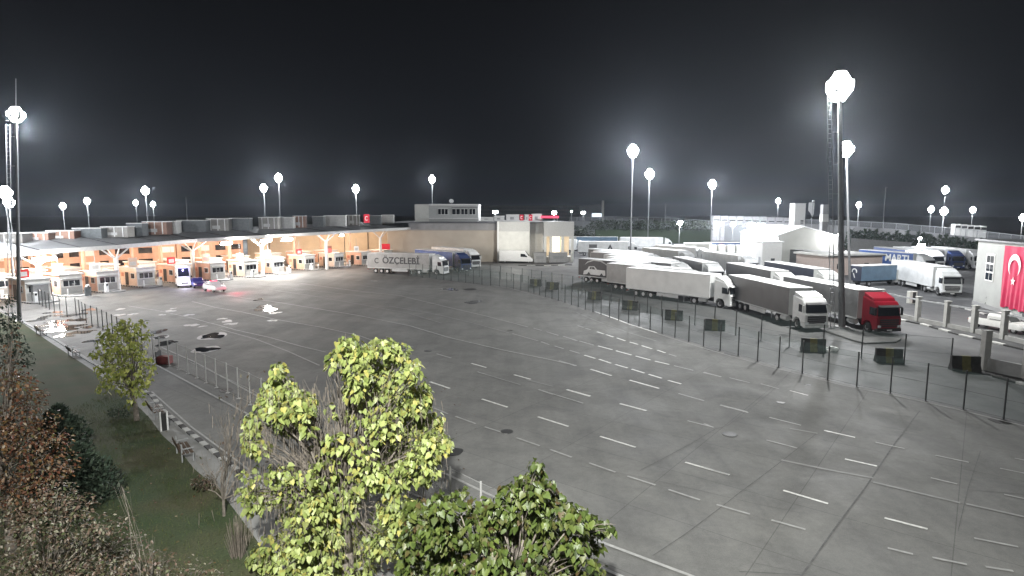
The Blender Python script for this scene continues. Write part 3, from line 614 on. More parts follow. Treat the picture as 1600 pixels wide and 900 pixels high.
for i in range(len(cbp)-1):
    a, c = fr[i], fr[i+1]; o = adir*.06
    fa_.add([(a.x,a.y,CZ[i]-.45),(c.x,c.y,CZ[i+1]-.45),(c.x,c.y,CZ[i+1]+.15),(a.x,a.y,CZ[i]+.15),(a.x+o.x,a.y+o.y,CZ[i]-.45),(c.x+o.x,c.y+o.y,CZ[i+1]-.45),(c.x+o.x,c.y+o.y,CZ[i+1]+.15),(a.x+o.x,a.y+o.y,CZ[i]+.15)], [(0,1,2,3),(4,5,6,7),(0,1,5,4),(1,2,6,5),(2,3,7,6),(3,0,4,7)])
    # expansion seams of the roof
fa_.build('fascia', M('canopy_fascia', (.38,.38,.37), .6, .1), cn)
sb = B()
for i in range(2, len(cbp)-1):
    a = fr[i]; c = mid[i]; sb.tube((a.x,a.y,CZ[i]+.06), (c.x,c.y,CZ[i]+1.27), .07, n=4)
    q = (fr[i]+fr[i+1])/2; q2 = (mid[i]+mid[i+1])/2; zz = (CZ[i]+CZ[i+1])/2; sb.tube((q.x,q.y,zz+.06), (q2.x,q2.y,zz+1.27), .05, n=4)
sb.build('roof_seam', m_dark, cn)
for row, off in ((0, 0), (1, 9.5), (2, 19)):
    for i in range(1, len(cbp)-1):
        p = cbp[i] - adir*off; z = CZ[i] + (0, 1.0, .3)[row]; d = (cbp[i+1]-cbp[i]).normalized()
        cb_ = B(); cb_.tube((p.x,p.y,0), (p.x,p.y,z-1.9), .34, .3, 14); c = cb_.build('column', m_col if row == 0 else m_salmon, cn)
        bb = B()
        for dx, dy in ((1,0),(-1,0),(0,1),(0,-1)):
            e2 = p + d*dx*2.6 + adir*dy*(1.2 if dy > 0 else 2.6); bb.tube((p.x,p.y,z-2.1), (e2.x,e2.y,z-.3), .13, .1, 6)
        bb.build('branch_strut', m_fascia, c)
# rooftop enclosures along the back of the canopy
m_lat = stripes('lattice_panel', (.12,.115,.11), (.42,.40,.37), 3.2, 'X', .6, .5, .3); m_lat2 = stripes('lattice_panel_rust', (.14,.07,.05), (.50,.30,.22), 2.4, 'X', .6, .5, .3)
m_bxd = M('plant_box_dark', (.10,.11,.115), .6, .15); m_bxl = M('plant_box_light', (.45,.45,.44), .6, .1)
UN = [(8,40,'lat'),(44,80,'lat2'),(80,120,'lat2'),(120,162,'dark'),(164,203,'lat'),(204,226,'dark'),(228,264,'lat2'),(266,279,'light'),(281,324,'dark'),(327,360,'lat'),(362,392,'dark'),(407,436,'lat'),(437,460,'light'),(460,478,'lat2'),(490,507,'dark'),(508,541,'light'),(543,562,'lat'),(578,596,'dark'),(597,616,'light')]
mm = {'lat': m_lat, 'lat2': m_lat2, 'dark': m_bxd, 'light': m_bxl}; nm = {'lat': 'grey slatted', 'lat2': 'rust coloured slatted', 'dark': 'plain dark grey', 'light': 'pale grey'}
cnt = {}
ordn = ['first','second','third','fourth','fifth','sixth','seventh']
for k, (u0, u1, kd) in enumerate(UN):
    cnt[kd] = cnt.get(kd, 0)+1
    uc = (u0+u1)/2; f = np.interp(uc, [-60,64,185,303,411,511,595,662], range(1, 9)); i = min(int(f), 7); t_ = f-i
    D = (cbp[i]*(1-t_)+cbp[i+1]*t_).y + 8.5; p0 = P(u0, 350, D); p1 = P(u1, 350, D); z = CZ[i]*(1-t_)+CZ[i+1]*t_+.95
    vt = np.interp(uc, [0,120,250,400,600], [366,359,345,339,335]); zt = P(uc, vt+random.uniform(-1,2), D).z
    t = thing('rooftop_enclosure', '%s rooftop enclosure on the toll canopy, %s of that kind from the left' % (nm[kd], ordn[cnt[kd]-1]), 'rooftop unit', ((p0.x+p1.x)/2, D, z), R(8), 'rooftop enclosures along the toll canopy')
    wd = (p1-p0).length*.97; hh = max(zt-z, 1.2)
    B().box(-wd/2, wd/2, -1.2, 1.2, 0, hh-.12).build('side_panel', mm[kd], t)
    B().box(-wd/2-.08, wd/2+.08, -1.3, 1.3, hh-.12, hh).build('cap', m_fascia if kd != 'dark' else m_bxl, t)
    if kd in ('lat','lat2'):
        for x in (-.32, .0, .32): B().box(x*wd-.07, x*wd+.07, -1.26, -1.21, .1, hh-.15).build('post', m_fascia, t)
    if kd != 'dark': B().box(-.25*wd, .1*wd, -1.27, -1.21, hh*.2, hh*.45).build('vent', m_bxl, t)

m_pale = M('pale_salmon', (.55,.42,.33), .75, .08, 1.5); m_rs = M('signal_red', (.5,.02,.02), .4, .05); m_rlit = M('lit_red_sign', (.8,.05,.05), .5, 0, emit=(1,.1,.08), es=1.5)
# booths on kerbed islands
NB = [(61,471),(113,461),(169,455),(229,447),(287,441),(341,437),(393,432),(435,427),(484,421),(530,417),(572,414),(606,411)]
aa = math.atan2(adir.y, adir.x)
BL = ['booth at the far left end with a grey cabinet at its corner','second booth from the left with a dark waste bin on its kerb','third booth from the left beside the first branching column','fourth booth from the left, brightly lit window wall','booth right behind the white van with flashing lights','booth right behind the white car with red light','booth between the red lit car and the brightest lamps','booth under the two brightest canopy lamps','booth just right of the two brightest canopy lamps','booth beside the column with the small purple lamp','booth two places left of the lettered truck','last booth, partly behind the lettered truck']
def booth(label, p, row=0, wall=m_salmon):
    t = thing('toll_booth', label, 'booth', (p.x, p.y, .15), aa, 'toll booths under the canopy')
    k = 'b%d' % row
    B().box(-4.6,0,-1.45,1.45,0,2.75).build('wall', wall, t, key=k+'w'); B().box(-.0,.06,-1.4,1.4,.0,2.74).build('front_panel', m_booth, t, key=k+'f')
    B().box(-4.8,.3,-1.6,1.6,2.75,2.95).build('roof', m_bxl, t, bevel=.03, key=k+'r'); B().box(.06,.1,-1.3,1.3,.12,1.05).build('corrugated_skirt', m_slat, t, key=k+'s')
    wn = B().box(.061,.11,-1.1,1.1,1.12,2.05).build('window_frame', m_fascia, t, key=k+'wf')
    B().box(.11,.122,-1.04,-.4,1.18,1.99).box(.11,.122,-.32,.32,1.18,1.99).box(.11,.122,.4,1.04,1.18,1.99).build('window_pane', m_glass, wn, key=k+'wp')
    B().box(.06,.5,-1.35,1.35,2.2,2.3).build('awning', m_bxl, t, key=k+'a')
    for s in (-1, 1):
        y = s*1.451; wf = B().box(-1.6,-.5,y-.02,y+.02,1.1,2.05).build('window_frame', m_fascia, t, key=k+'sf%d' % s); B().box(-1.52,-.58,y-.03,y+.03,1.18,1.97).build('window_pane', m_glass, wn, key=k+'sp%d' % s)
        B().box(-3.2,-2.3,y-.03,y+.03,.05,2.1).build('door', m_dark if s < 0 else m_booth, t, key=k+'d%d' % s)
        B().box(-4.3,-3.6,y-.02,y+.02,1.4,2.0).build('side_panel', m_salm2, t, key=k+'q%d' % s)
    return t
for i, ((u, v), lb) in enumerate(zip(NB, BL)):
    p = Vector(G(u, v)[:2])
    kt = thing('booth_island', 'kerb island under the ' + lb.split(' with')[0].split(',')[0], 'kerb', (p.x, p.y, 0), aa, 'raised booth islands')
    B().prism([(-26,-1.75),(1.6,-1.75),(2.5,-1.2),(2.9,0),(2.5,1.2),(1.6,1.75),(-26,1.75)], 0, .16, 'z').build('kerb_slab', m_walk, kt, bevel=.03, key='isl')
    sb_ = B()
    for k in range(8): sb_.box(-4+k*.75-.2, -4+k*.75+.2, -1.77, -1.7, .02, .162)
    sb_.box(1.62,1.9,-1.72,-1.5,.02,.163).build('painted_block', m_kb, kt, key='islb')
    booth(lb, p, 0 if i % 3 else 3, m_salmon if i % 3 else m_pale)
    bp_ = B()
    for y in (-1.1, 1.1): bp_.tube((1.3,y,.15), (1.3,y,1.1), .09, n=8)
    bp_.build('bollard_post', m_white, kt, key='bpost')
# boom gates, ticket columns and lane signs on the islands
for i, (u, v) in enumerate(NB[:-1]):
    p = Vector(G(u, v)[:2]); w0 = BL[i].split(' with')[0].split(',')[0]
    c = p + adir*(-6.5)
    t = thing('boom_gate', 'boom gate beside the ' + w0, 'boom gate', (c.x, c.y, .16), aa, 'boom gates in the toll lanes')
    B().box(-.2,.2,-1.75,-1.4,0,1.1).build('gate_housing', m_white, t, bevel=.02, key='bgh'); b1 = B(); b2 = B()
    for k in range(8): (b1 if k % 2 else b2).box(-.04,.04,-1.9-(k+1)*.38,-1.9-k*.38,.88,1.0)
    b1.build('boom_arm', m_white, t, key='bga'); b2.build('boom_band', m_rs, t, key='bgb')
    c = p + adir*(-2.2+random.uniform(-.5,.5)) + Vector((-.3,-.6))
    t = thing('lane_sign', 'hanging lane sign above the ' + w0, 'sign', (c.x, c.y, 3.1), aa, 'lane signs over the toll booths')
    B().box(-.06,.06,-.7,.7,0,1.15+.3*(i % 2)).build('sign_panel', [m_rs, m_pale, m_white, m_salm2][(i*7) % 4], t, bevel=.01, key='lsp%d' % (i*7 % 4)+str(i % 2)); B().box(.061,.075,-.45,.45,.2,.8).build('sign_face', m_rlit if i in (5, 9) else m_bxl, t, key='lsf%d' % (i in (5, 9))); B().tube((0,0,1.1),(0,0,3.0),.04).build('hanger', m_galv, t, key='lsh')
    for sg, nmx in ((1.15,'right'),(-1.15,'left')):
        if (i+int(sg > 0)) % 2: continue
        q = p + adir*2.0 + Vector((-adir.y, adir.x))*sg
        t = thing('ticket_column', 'slim white ticket column on the kerb nose of the ' + w0, 'column', (q.x, q.y, .16), aa, 'ticket columns on the kerb noses')
        B().box(-.16,.16,-.2,.2,0,1.35).build('column_body', m_white, t, bevel=.03, key='tcb'); B().box(.16,.18,-.12,.12,.9,1.2).build('screen', m_glass, t, key='tcs')
# second row of booths and portal blocks further in
for i, (u, v) in enumerate(NB[:-1]):
    p = Vector(G(u, v)[:2]) - adir*10.5
    booth('inner row booth behind the ' + BL[i].split(' with')[0].split(',')[0], p, 1, m_salmon)
g = G(64,469); t = thing('electrical_cabinet', 'grey ribbed metal cabinet on the kerb of the far left booth', 'cabinet', (g.x+.8, g.y-1.2, .15), aa)
B().box(-.6,.6,-.9,.9,0,2.1).build('cabinet_body', stripes('cabinet_ribs', (.2,.2,.2), (.33,.33,.33), 4, 'Y'), t, bevel=.02); B().box(-.65,.65,-.95,.95,2.1,2.18).build('cabinet_lid', m_galv, t)
g = G(138,464); t = thing('waste_bin', 'dark grey waste bin on the kerb end between the second and third booths', 'bin', (g.x, g.y, .16))
B().tube((0,0,0),(0,0,1.1),.38,.45,12).build('bin_body', m_bxd, t); B().tube((0,0,1.1),(0,0,1.25),.48,.4,12).build('lid', m_black, t)
# waste bins (grid) and lane signs: small gantry screens
# building behind the plaza
cbk = [p - adir*28 for p in cbp]
cbld = thing('control_building', 'salmon plastered control building with long window bands behind the toll booths', 'building', (0,0,0))
for i in range(0, 6):
    a, c = cbk[i], cbk[i+1]; d = c-a; ang = math.atan2(d.y, d.x); q = (a+c)/2
    w_ = B().obox((q.x, q.y, 0), (d.length+.1, 3.0, 5.6+i*.35), ang).build('wall', m_salmon, cbld)
    fn = adir*1.53
    for row in (1.3, 3.6):
        n = max(2, int(d.length/3.0))
        for k in range(n):
            qq = a + d*((k+.5)/n) + fn; B().obox((qq.x, qq.y, row), (d.length/n*.62, .12, 1.15), ang).build('window', m_glass if (k+i) % 3 else m_fascia, cbld)
# hall wall with tall panels at the right end of the plaza (lit cream)
g0 = Vector(G(440,411)[:2]) - adir*14; g1 = Vector(G(600,404)[:2]) + Vector((0, 8))
hb = thing('plaza_hall', 'cream walled hall with dark joints behind the last toll booths', 'building', (0,0,0))
d = g1-g0; ang = math.atan2(d.y, d.x)
q = (g0+g1)/2; B().obox((q.x, q.y+3, 0), (d.length, 6, 7.6), ang).build('wall', m_cream, hb)
jb = B()
for k in range(1, 6):
    qq = g0 + d*(k/6); jb.obox((qq.x+.3, qq.y-.35, 0), (.12, .2, 7.2), ang)
jb.build('wall_joint', m_dark, hb)
fg = thing('hanging_flag', 'narrow red flag hanging on the cream hall near the right end of the canopy', 'flag', tuple(P(604, 381, 146)))
B().box(-.7-.8,.8,-.03,.03,-3.4,0).build('flag_cloth', M('flag_red', (.55,.015,.04), .7, .08, 2), fg)
# ------------------------------------------------------------ warehouse
m_beige = M('warehouse_beige', (.34,.31,.27), .8, .07, .4); m_band = M('roof_band_grey', (.22,.22,.225), .6, .1, .6); m_lw = M('light_wall', (.55,.55,.52), .75, .06, .8); m_gw = M('grey_wall', (.27,.27,.27), .8, .08)
wh = thing('warehouse', 'long beige warehouse with white corner block and lit loading dock', 'building', (0,0,0))
a = Vector(G(606,408)[:2]); c = Vector(G(780,409)[:2]); y0 = (a.y+c.y)/2+.0
def wx(u, D): return (u-800)/F*D/1.0*(math.cos(PITCH)+math.sin(PITCH)*((450-400)/F))  # close enough to forward distance
X = lambda u, D=146.: P(u, 400, D).x
Dw = 146.
B().box(X(606), X(779), Dw, Dw+45, 0, 7.6).build('wall', m_beige, wh)
B().box(X(640), X(779)-.02, Dw-.5, Dw+45, 7.62, 9.3).build('roof_band', m_band, wh)
B().box(X(606)+1, X(640), Dw-.1, Dw+40, 7.62, 8.3).build('lower_roof', m_band, wh)
B().box(X(600)-2, X(900), Dw+1, Dw+46, 9.32, 9.42).build('roof', M('flat_roof', (.07,.07,.075), .8, .2, .3), wh)
B().box(X(779), X(827), Dw-2, Dw+40, 0, 7.4).build('corner_wall', m_lw, wh); B().box(X(779)-.05, X(827)+.05, Dw-2.05, Dw+40, 7.41, 9.7).build('corner_band', m_lw if False else M('pale_band', (.42,.42,.41), .7, .06), wh)
B().box(X(827)+.06, X(849), Dw+2, Dw+40, 0, 9.65).build('recess_wall', m_gw, wh)
B().box(X(849)+.01, X(895), Dw-2, Dw+1.0, 6.2, 9.7).build('dock_lintel', M('pale_band', (.42,.42,.41)), wh)
B().box(X(853), X(892), Dw+5, Dw+6, 1.2, 6.2).build('dock_rear_wall', m_cream, wh)
B().box(X(849)+.02, X(895)-.02, Dw+.2, Dw+6, 0, 1.15).build('dock_platform', m_gw, wh)
for u in (851, 860, 878, 893): B().box(X(u)-.32, X(u)+.32, Dw-1.9, Dw-1.3, 0, 6.2).build('column', m_lw, wh)
B().box(X(865), X(877), Dw+4.9, Dw+5.0, 1.25, 5.9).build('lit_door', M('lit_doorway', (.9,.85,.7), .6, .02, emit=(1,.9,.68), es=1.6), wh)
B().box(X(778.5)-.2, X(780), Dw-2.15, Dw-2.02, 0, 9.8).build('downpipe', m_fascia, wh)
light(wh, (X(803), Dw-12, 7.5), 900, .3, (1,.97,.88)); light(wh, (X(871), Dw-.2, 5.6), 260, .3, (1,.88,.66))
for u0, u1, lb in ((834,853,'grey loading crate stack left of the lit dock'),(858,886,'long grey container box in front of the lit dock')):
    t = thing('loading_container', lb, 'container', (X((u0+u1)/2, 143), 143.0, 0)); wd = X(u1,143)-X(u0,143)
    B().box(-wd/2,wd/2,-1.1,1.1,.1,2.4).build('box_body', m_gw, t, bevel=.04); B().box(-wd/2-.05,wd/2+.05,-1.15,1.15,2.4,2.52).build('lid', m_band, t)
    B().box(-wd*.3,wd*.3,-1.13,-1.1,1.0,1.7).build('door', m_band, t)
kerb('dock_kerb', [G(810,415), G(850,415.5), G(893,414)], 1.7, .35)
# office floor above
of = thing('office_block', 'pale grey two tone office floor with a row of windows above the warehouse roof', 'building', (0,0,0)); D = 172.
xa, xb, xm = P(648,330,D).x, P(747,330,D).x, P(670,330,D).x
B().box(xa, xm, D, D+14, 5, 14.3).build('stair_wall', m_lw, of); B().box(xm+.02, xb, D+.0, D+14, 5, 13.9).build('wall', M('office_wall', (.38,.385,.38), .8, .05), of)
B().box(xm+.02, xb+.15, D-.2, D+14, 13.92, 14.35).build('parapet', m_fascia, of); B().box(xm-.0, xb+.1, D-.15, D-.01, 10.1, 10.4).build('base_trim', m_fascia, of)
for u0, u1, k in ((684,700,3),(706,719,2),(720,731,2),(733,743,2)):
    x0, x1 = P(u0,330,D).x, P(u1,330,D).x; fr_ = B().box(x0,x1,D-.06,D-.01,11.3,13.1).build('window_frame', m_fascia, of); pb_ = B()
    for j in range(k): ww = (x1-x0)/k; pb_.box(x0+j*ww+.12, x0+(j+1)*ww-.08, D-.09, D-.061, 11.45, 12.95)
    pb_.build('window_pane', m_glass, fr_)
B().box(P(706,330,D).x, P(747,330,D).x, D-.5, D-.2, 13.2, 13.35).build('sun_shade', m_dark, of)
ant = thing('satellite_dish', 'small satellite dish on the office roof', 'dish', (P(704,330,D).x, D+3, 14.35)); B().tube((0,0,0),(0,0,.9),.06).build('stem', m_galv, ant); B().tube((0,-.2,.9),(0,.1,1.1),.7,.2,12).build('dish', m_white, ant)
# huts and signs on the roof line right of the office
for u0, u1, v0, kd, lb in ((751,771,340,'light','low white roof hut next to the office block'),(772,788,338,'light','low white roof hut below the first roof lamp'),(791,811,336,'light','white roof hut with dark top left of the red sign'),(820,827,336,'light','narrow white roof hut between the two red panels'),(831,846,335,'light','white roof hut under the red stripe')):
    D = 178; x0, x1 = P(u0,v0,D).x, P(u1,v0,D).x; t = thing('roof_hut', lb, 'roof hut', ((x0+x1)/2, D, 9.42), 0, 'small huts on the warehouse roof'); hh = P(u0,v0,D).z-9.42; wd = x1-x0
    B().box(-wd/2,wd/2,-1,1,0,hh).build('wall', m_bxl, t); B().box(-wd/2-.1,wd/2+.1,-1.1,1.1,hh,hh+.15).build('roof', m_fascia, t); B().box(-wd*.2,wd*.1,-1.03,-1,.5,hh*.7).build('door', m_band, t)
for u, lb in ((815,'small red flag with white crescent on the roof line, left one'),(829,'small red flag with white crescent on the roof line, right one')):
    p = P(u, 347, 172); t = thing('roof_flag', lb, 'flag', (p.x, 172, 9.4), 0, 'small red flags on the warehouse roof'); t.scale = (.7,.7,.75); B().box(-.75,.75,-.03,.03,.2,2.6).build('flag_cloth', M('flag_red', (.55,.015,.04)), t)
    cb2 = B()
    for k in range(12):
        a0, a1 = R(40+k*23), R(40+(k+1)*23); cb2.prism([(.45*math.cos(a0),1.5+.6*math.sin(a0)),(.45*math.cos(a1),1.5+.6*math.sin(a1)),(.3*math.cos(a1),1.5+.42*math.sin(a1)),(.3*math.cos(a0),1.5+.42*math.sin(a0))], -.05,-.03)
    cb2.build('crescent', m_white, t)
t = thing('canopy_flag', 'red flag with white crescent standing at the back of the toll canopy', 'flag', tuple(P(573,347,125))); t.scale = (.75,.75,.85); B().box(-.8,.8,-.03,.03,-.2,1.9).build('flag_cloth', M('flag_red', (.55,.015,.04)), t)
cb2 = B()
for k in range(12):
    a0, a1 = R(40+k*23), R(40+(k+1)*23); cb2.prism([(.45*math.cos(a0),.9+.55*math.sin(a0)),(.45*math.cos(a1),.9+.55*math.sin(a1)),(.3*math.cos(a1),.9+.38*math.sin(a1)),(.3*math.cos(a0),.9+.38*math.sin(a0))], -.05,-.03)
cb2.build('crescent', m_white, t)
t = thing('red_roof_sign', 'long thin red illuminated sign strip on the roof line', 'sign', tuple(P(859,339,176))); B().box(-2.6,2.6,-.2,.2,-.3,.3).build('sign_panel', M('red_sign', (.6,.02,.05), .5, 0, emit=(1,.08,.15), es=1.2), t)
for u in (-2.2, 2.2): B().box(u-.06,u+.06,-.1,.1,-2.6,-.3).build('leg', m_galv, t)
# ------------------------------------------------------------ gabled building in the truck lot
m_gab = M('gable_wall', (.40,.40,.37), .8, .05, .5); m_gl = M('lit_white_wall', (.74,.74,.72), .8, .04)  # long wall and porch whiter than the gable: lamp glare put into the colour
gb = thing('gabled_building', 'bright white gabled building with entrance porch in the middle of the truck lot', 'building', (57.4,130,0), R(-4))
wl, ln = 12.6, 26
B().prism([(0,0),(wl,0),(wl,6.7),(wl/2-1.0,8.7),(0,6.9)], 0, ln).build('wall', m_gab, gb)
B().prism([(-.3,6.85),(wl/2-1.0,8.78),(wl+.3,6.62),(wl+.3,6.8),(wl/2-1.0,8.98),(-.3,7.05)], -.25, ln+.3).build('roof', m_white, gb)
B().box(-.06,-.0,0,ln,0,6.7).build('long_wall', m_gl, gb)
wfb = B(); wpn = B()
for k, y in enumerate((1.6,3.0,5.0,7.2,12)):
    for z in (2.2, 3.4): 
        wf_ = B().box(-.1,-.061,y,y+.9,z,z+.85).build('window_frame', m_dark, gb)
B().box(3.2,4.4,-.06,0,2.2,3.1).build('vent', m_dark, gb); 
B().box(-4.2,-.2,-3,2.0,0,5.6).build('entrance_porch', m_gl, gb); B().box(-4.5,.1,-3.3,2.3,5.6,5.8).build('porch_roof', m_white, gb); B().box(-4.24,-4.2,-2,-.8,0,2.4).build('door', m_galv, gb); B().box(-2.4,-1.6,-3.04,-3.0,.1,2.2).build('side_door', m_dark, gb)
lb_ = thing('flat_roofed_annex', 'low flat roofed pinkish annex in front of the gabled building', 'building', (59.5,113,0), R(12))
B().box(0,12,0,9,0,3.6).build('wall', M('pinkish_wall', (.45,.37,.33), .8, .06), lb_); B().box(-.4,12.4,-.4,9.4,3.6,3.95).build('roof', m_lw, lb_); B().box(-.42,12.42,-.42,-.4,3.55,3.7).build('fascia_edge', m_dark, lb_)
B().box(2,3,-.04,0,1.2,2.2).box(8,9,-.04,0,1.2,2.2).build('window', m_glass, lb_)
tw = thing('white_tower', 'tall plain white tower block above the gabled building', 'tower', (P(1245,350,190).x, 190, 0)); B().box(-1.7,1.7,-1.7,1.7,0,14.7).build('shaft', m_gl, tw, bevel=.05); B().box(.3,1.2,-1.75,-1.7,9.2,9.6).box(.3,1.2,-1.75,-1.7,8.6,8.9).build('vent', m_dark, tw); B().box(-1.8,1.8,-1.8,1.8,14.7,14.85).build('cap', m_white, tw)
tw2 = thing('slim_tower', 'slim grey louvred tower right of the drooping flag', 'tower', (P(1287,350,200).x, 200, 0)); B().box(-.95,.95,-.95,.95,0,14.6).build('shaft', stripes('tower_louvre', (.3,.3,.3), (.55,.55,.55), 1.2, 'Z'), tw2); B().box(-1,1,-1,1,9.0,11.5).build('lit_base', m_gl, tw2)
fp = thing('flag_pole', 'white flag hanging limp between the two towers', 'flag', (P(1268,350,195).x, 195, 0)); B().tube((0,0,0),(0,0,15.6),.1,.07).build('pole', m_galv, fp); B().tube((-.2,0,15.7),(.5,0,15.7),.25).build('finial', m_white, fp)
B().add([(-1.2,0,15.2),(.6,0,15.2),(.65,.3,11.5),(.2,.2,10.6),(-.4,.4,11.9),(-1.1,.3,12.6),(-1.2,.1,15.2),(.6,.1,15.2),(.65,.4,11.5),(.2,.3,10.6),(-.4,.5,11.9),(-1.1,.4,12.6)], [(0,1,2,3,4,5),(11,10,9,8,7,6)]+[(i,(i+1)%6,6+(i+1)%6,6+i) for i in range(6)]).build('flag_cloth', m_white, fp)
# kiosks
for u, v, w_, h_, lb in ((1083,405,4.4,4.0,'white guard kiosk left of the curved fence, larger one'),(1098,412,3.0,4.6,'narrow white guard kiosk with a dark door'),(1066,398,4.0,2.6,'low grey kiosk beside the green bank')):
    g = G(u, v); t = thing('guard_kiosk', lb, 'kiosk', (g.x, g.y, 0), R(-20), 'guard kiosks beside the truck lot'); B().box(-w_/2,w_/2,-1.5,1.5,0,h_).build('wall', m_lw, t); B().box(-w_/2-.2,w_/2+.2,-1.7,1.7,h_,h_+.2).build('roof', m_white, t); B().box(-.9,-.2,-1.54,-1.5,.1,2.1).build('door', m_band, t); B().box(.2,1.0,-1.54,-1.5,1.1,2.0).build('window', m_glass, t)
t = thing('gas_tanks', 'row of upright pale silo tanks by the guard kiosks', 'tank', (G(1112,404).x, G(1112,404).y, 0))
for k in range(4): B().tube((k*2.4,0,0),(k*2.4,0,3.6),1.1,n=18).build('tank', m_lw, t)
# ------------------------------------------------------------ flag building
C0 = Vector((59.2,76.5)); C1 = Vector((54.6,60.5)); dv = (C0-C1); ang = math.atan2(dv.y, dv.x); Lw = dv.length
fb = thing('flag_building', 'tall white building with a giant red flag hung on its wall at the right edge', 'building', (C1.x, C1.y, 0), ang)   # local x: away from camera, local -y is to the right
B().box(-14,Lw,-16,0,0,8.2).build('wall', M('flag_wall', (.33,.335,.32), .8, .06, .7, bump=.1), fb); B().box(-14.2,Lw+.3,-16,.3,8.2,8.42).build('eaves', m_dark, fb); B().box(-14.0,Lw+.1,.0,.06,0,.5).build('plinth', m_gw, fb)
for x0 in (11.9,):
    wf_ = B().box(x0,x0+2.0,.0,.08,3.4,6.7).build('window_frame', m_fascia, fb); pb_ = B()
    for i in range(2):
        for j in range(3): pb_.box(x0+.15+i*.92, x0+.93+i*.92, .08,.1, 3.55+j*1.05, 4.4+j*1.05)
    pb_.build('window_pane', m_glass, wf_)
B().box(3.0,4.6,.0,.08,.2,1.5).build('window', m_dark, fb)
fl = thing('giant_flag', 'giant red flag with white crescent and star hung flat on the white building', 'flag', (C1.x, C1.y, 0), ang)
m_flag = M('flag_red_cloth', (.42,.012,.06), .7, .1, 1.5, bump=.2, bscale=1.5)
# hanging cloth with soft folds
b = B(); nx, nz = 40, 24; x0, x1, z0, z1 = 3.9, 9.4, .9, 7.9
vs = []
for side in (0, 1):
    for i in range(nx+1):
        for j in range(nz+1):
            x = x0+(x1-x0)*i/nx; z = z0+(z1-z0)*j/nz + (.12*math.sin(i*.5) if j == 0 else 0); f = (1-j/nz)
            vs.append((x, .16+side*.03+.07*f*math.sin(i*.9+j*.12)+.04*math.sin(i*.37), z))
N1 = (nx+1)*(nz+1); fs = []
for side in (0, 1):
    for i in range(nx):
        for j in range(nz):
            a = side*N1+i*(nz+1)+j; fs.append((a, a+1, a+nz+2, a+nz+1))
b.add(vs, fs).build('flag_cloth', m_flag, fl, smooth=True, fix=False)
cb2 = B(); cx, cz = 6.8, 5.75
# rows run from the flag's far edge: crescent opening towards the star below
no, pts = 28, []
for k in range(no):
    a0, a1 = R(-60+k*300/no), R(-60+(k+1)*300/no)
    def q(a): 
        o = (cx+1.75*math.cos(a+R(90)-R(90)+math.pi/2), cz+1.75*math.sin(a+math.pi/2)); return o
    def qi(a):
        return (cx+1.4*math.cos(a+math.pi/2), cz-.42+1.4*math.sin(a+math.pi/2))
    pass
out = []; inn = []
for k in range(33):
    t_ = R(-52+k*284/32); out.append((cx+1.3*math.cos(t_), cz+1.3*math.sin(t_)))
a_e, a_s = out[-1], out[0]
r2 = 1.02; c2z = cz-.34
for k in range(33):
    t_ = k/32; th1 = math.atan2(a_e[1]-c2z, a_e[0]-cx); th0 = math.atan2(a_s[1]-c2z, a_s[0]-cx)
    if th1 < th0: th1 += 2*math.pi
    th = th1+(th0-th1)*t_; rr = r2+(math.hypot(a_e[0]-cx, a_e[1]-c2z)-r2)*abs(1-2*t_)**3; inn.append((cx+rr*math.cos(th), c2z+rr*math.sin(th)))
for k in range(32):
    o1, o2 = out[k], out[k+1]; i1, i2 = inn[32-k], inn[31-k]; cb2.prism([o1, o2, i2, i1], .27, .29)
cb2.build('crescent', m_white, fl)
st = []
for k in range(10):
    rr = .5 if k % 2 == 0 else .2; t_ = R(90+36*k); st.append((cx+rr*math.cos(t_), cz-1.75+rr*math.sin(t_)))
B().prism(st, .27, .29).build('star', m_white, fl)
# a conifer at its foot is planted with the vegetation
# ------------------------------------------------------------ perimeter walls and far structures
m_pw = M('perimeter_wall_concrete', (.24,.245,.25), .85, .1, .2); m_pf = meshgrid('perimeter_mesh', (.4,.42,.45), .28)
def wallrun(label, pts, D, name='perimeter_wall', fence_v=None, mat=None):
    t = thing(name, label, 'wall', (0,0,0)); b = B(); pp = B(); ff = B()
    n = len(pts)
    for i in range(n-1):
        (u0,v0,b0,D0),(u1,v1,b1,D1) = pts[i], pts[i+1]
        a0, a1 = P(u0,v0,D0), P(u1,v1,D1); z0, z1 = 0, 0
        d = Vector((a1.x-a0.x, a1.y-a0.y, 0)).normalized(); nn = Vector((-d.y, d.x, 0))*.25
        b.add([(a0.x,a0.y,0),(a1.x,a1.y,0),(a1.x,a1.y,a1.z),(a0.x,a0.y,a0.z),(a0.x+nn.x,a0.y+nn.y,0),(a1.x+nn.x,a1.y+nn.y,0),(a1.x+nn.x,a1.y+nn.y,a1.z),(a0.x+nn.x,a0.y+nn.y,a0.z)], [(0,1,2,3),(4,5,6,7),(3,2,6,7),(0,3,7,4),(1,2,6,5)])
        if fence_v:
            L = (a1-a0).length; k = max(1, int(L/3.5)); h0 = P(u0,b0,D0).z; h1_ = P(u1,b1,D1).z
            for j in range(k):
                q = a0.lerp(a1, j/k); hh = h0+(h1_-h0)*j/k; pp.tube((q.x,q.y,q.z), (q.x,q.y,hh), .09, n=4)
            ff.add([(a0.x,a0.y,a0.z),(a1.x,a1.y,a1.z),(a1.x,a1.y,h1_),(a0.x,a0.y,h0)], [(0,1,2,3)]); pp.tube((a0.x,a0.y,h0), (a1.x,a1.y,h1_), .09, n=4)
    b.build('wall', mat or m_pw, t)
    if fence_v: pp.build('railing', m_galv, t); ff.build('mesh_infill', m_pf, t, fix=False)
    return t
wallrun('long pale perimeter wall with a mesh railing on top across the far right of the lot', [(1250,349,343,220),(1324,353,345,212),(1400,358,349,200),(1460,364,354,188),(1526,371,360,172),(1620,381,371,152)], 0, fence_v=1)
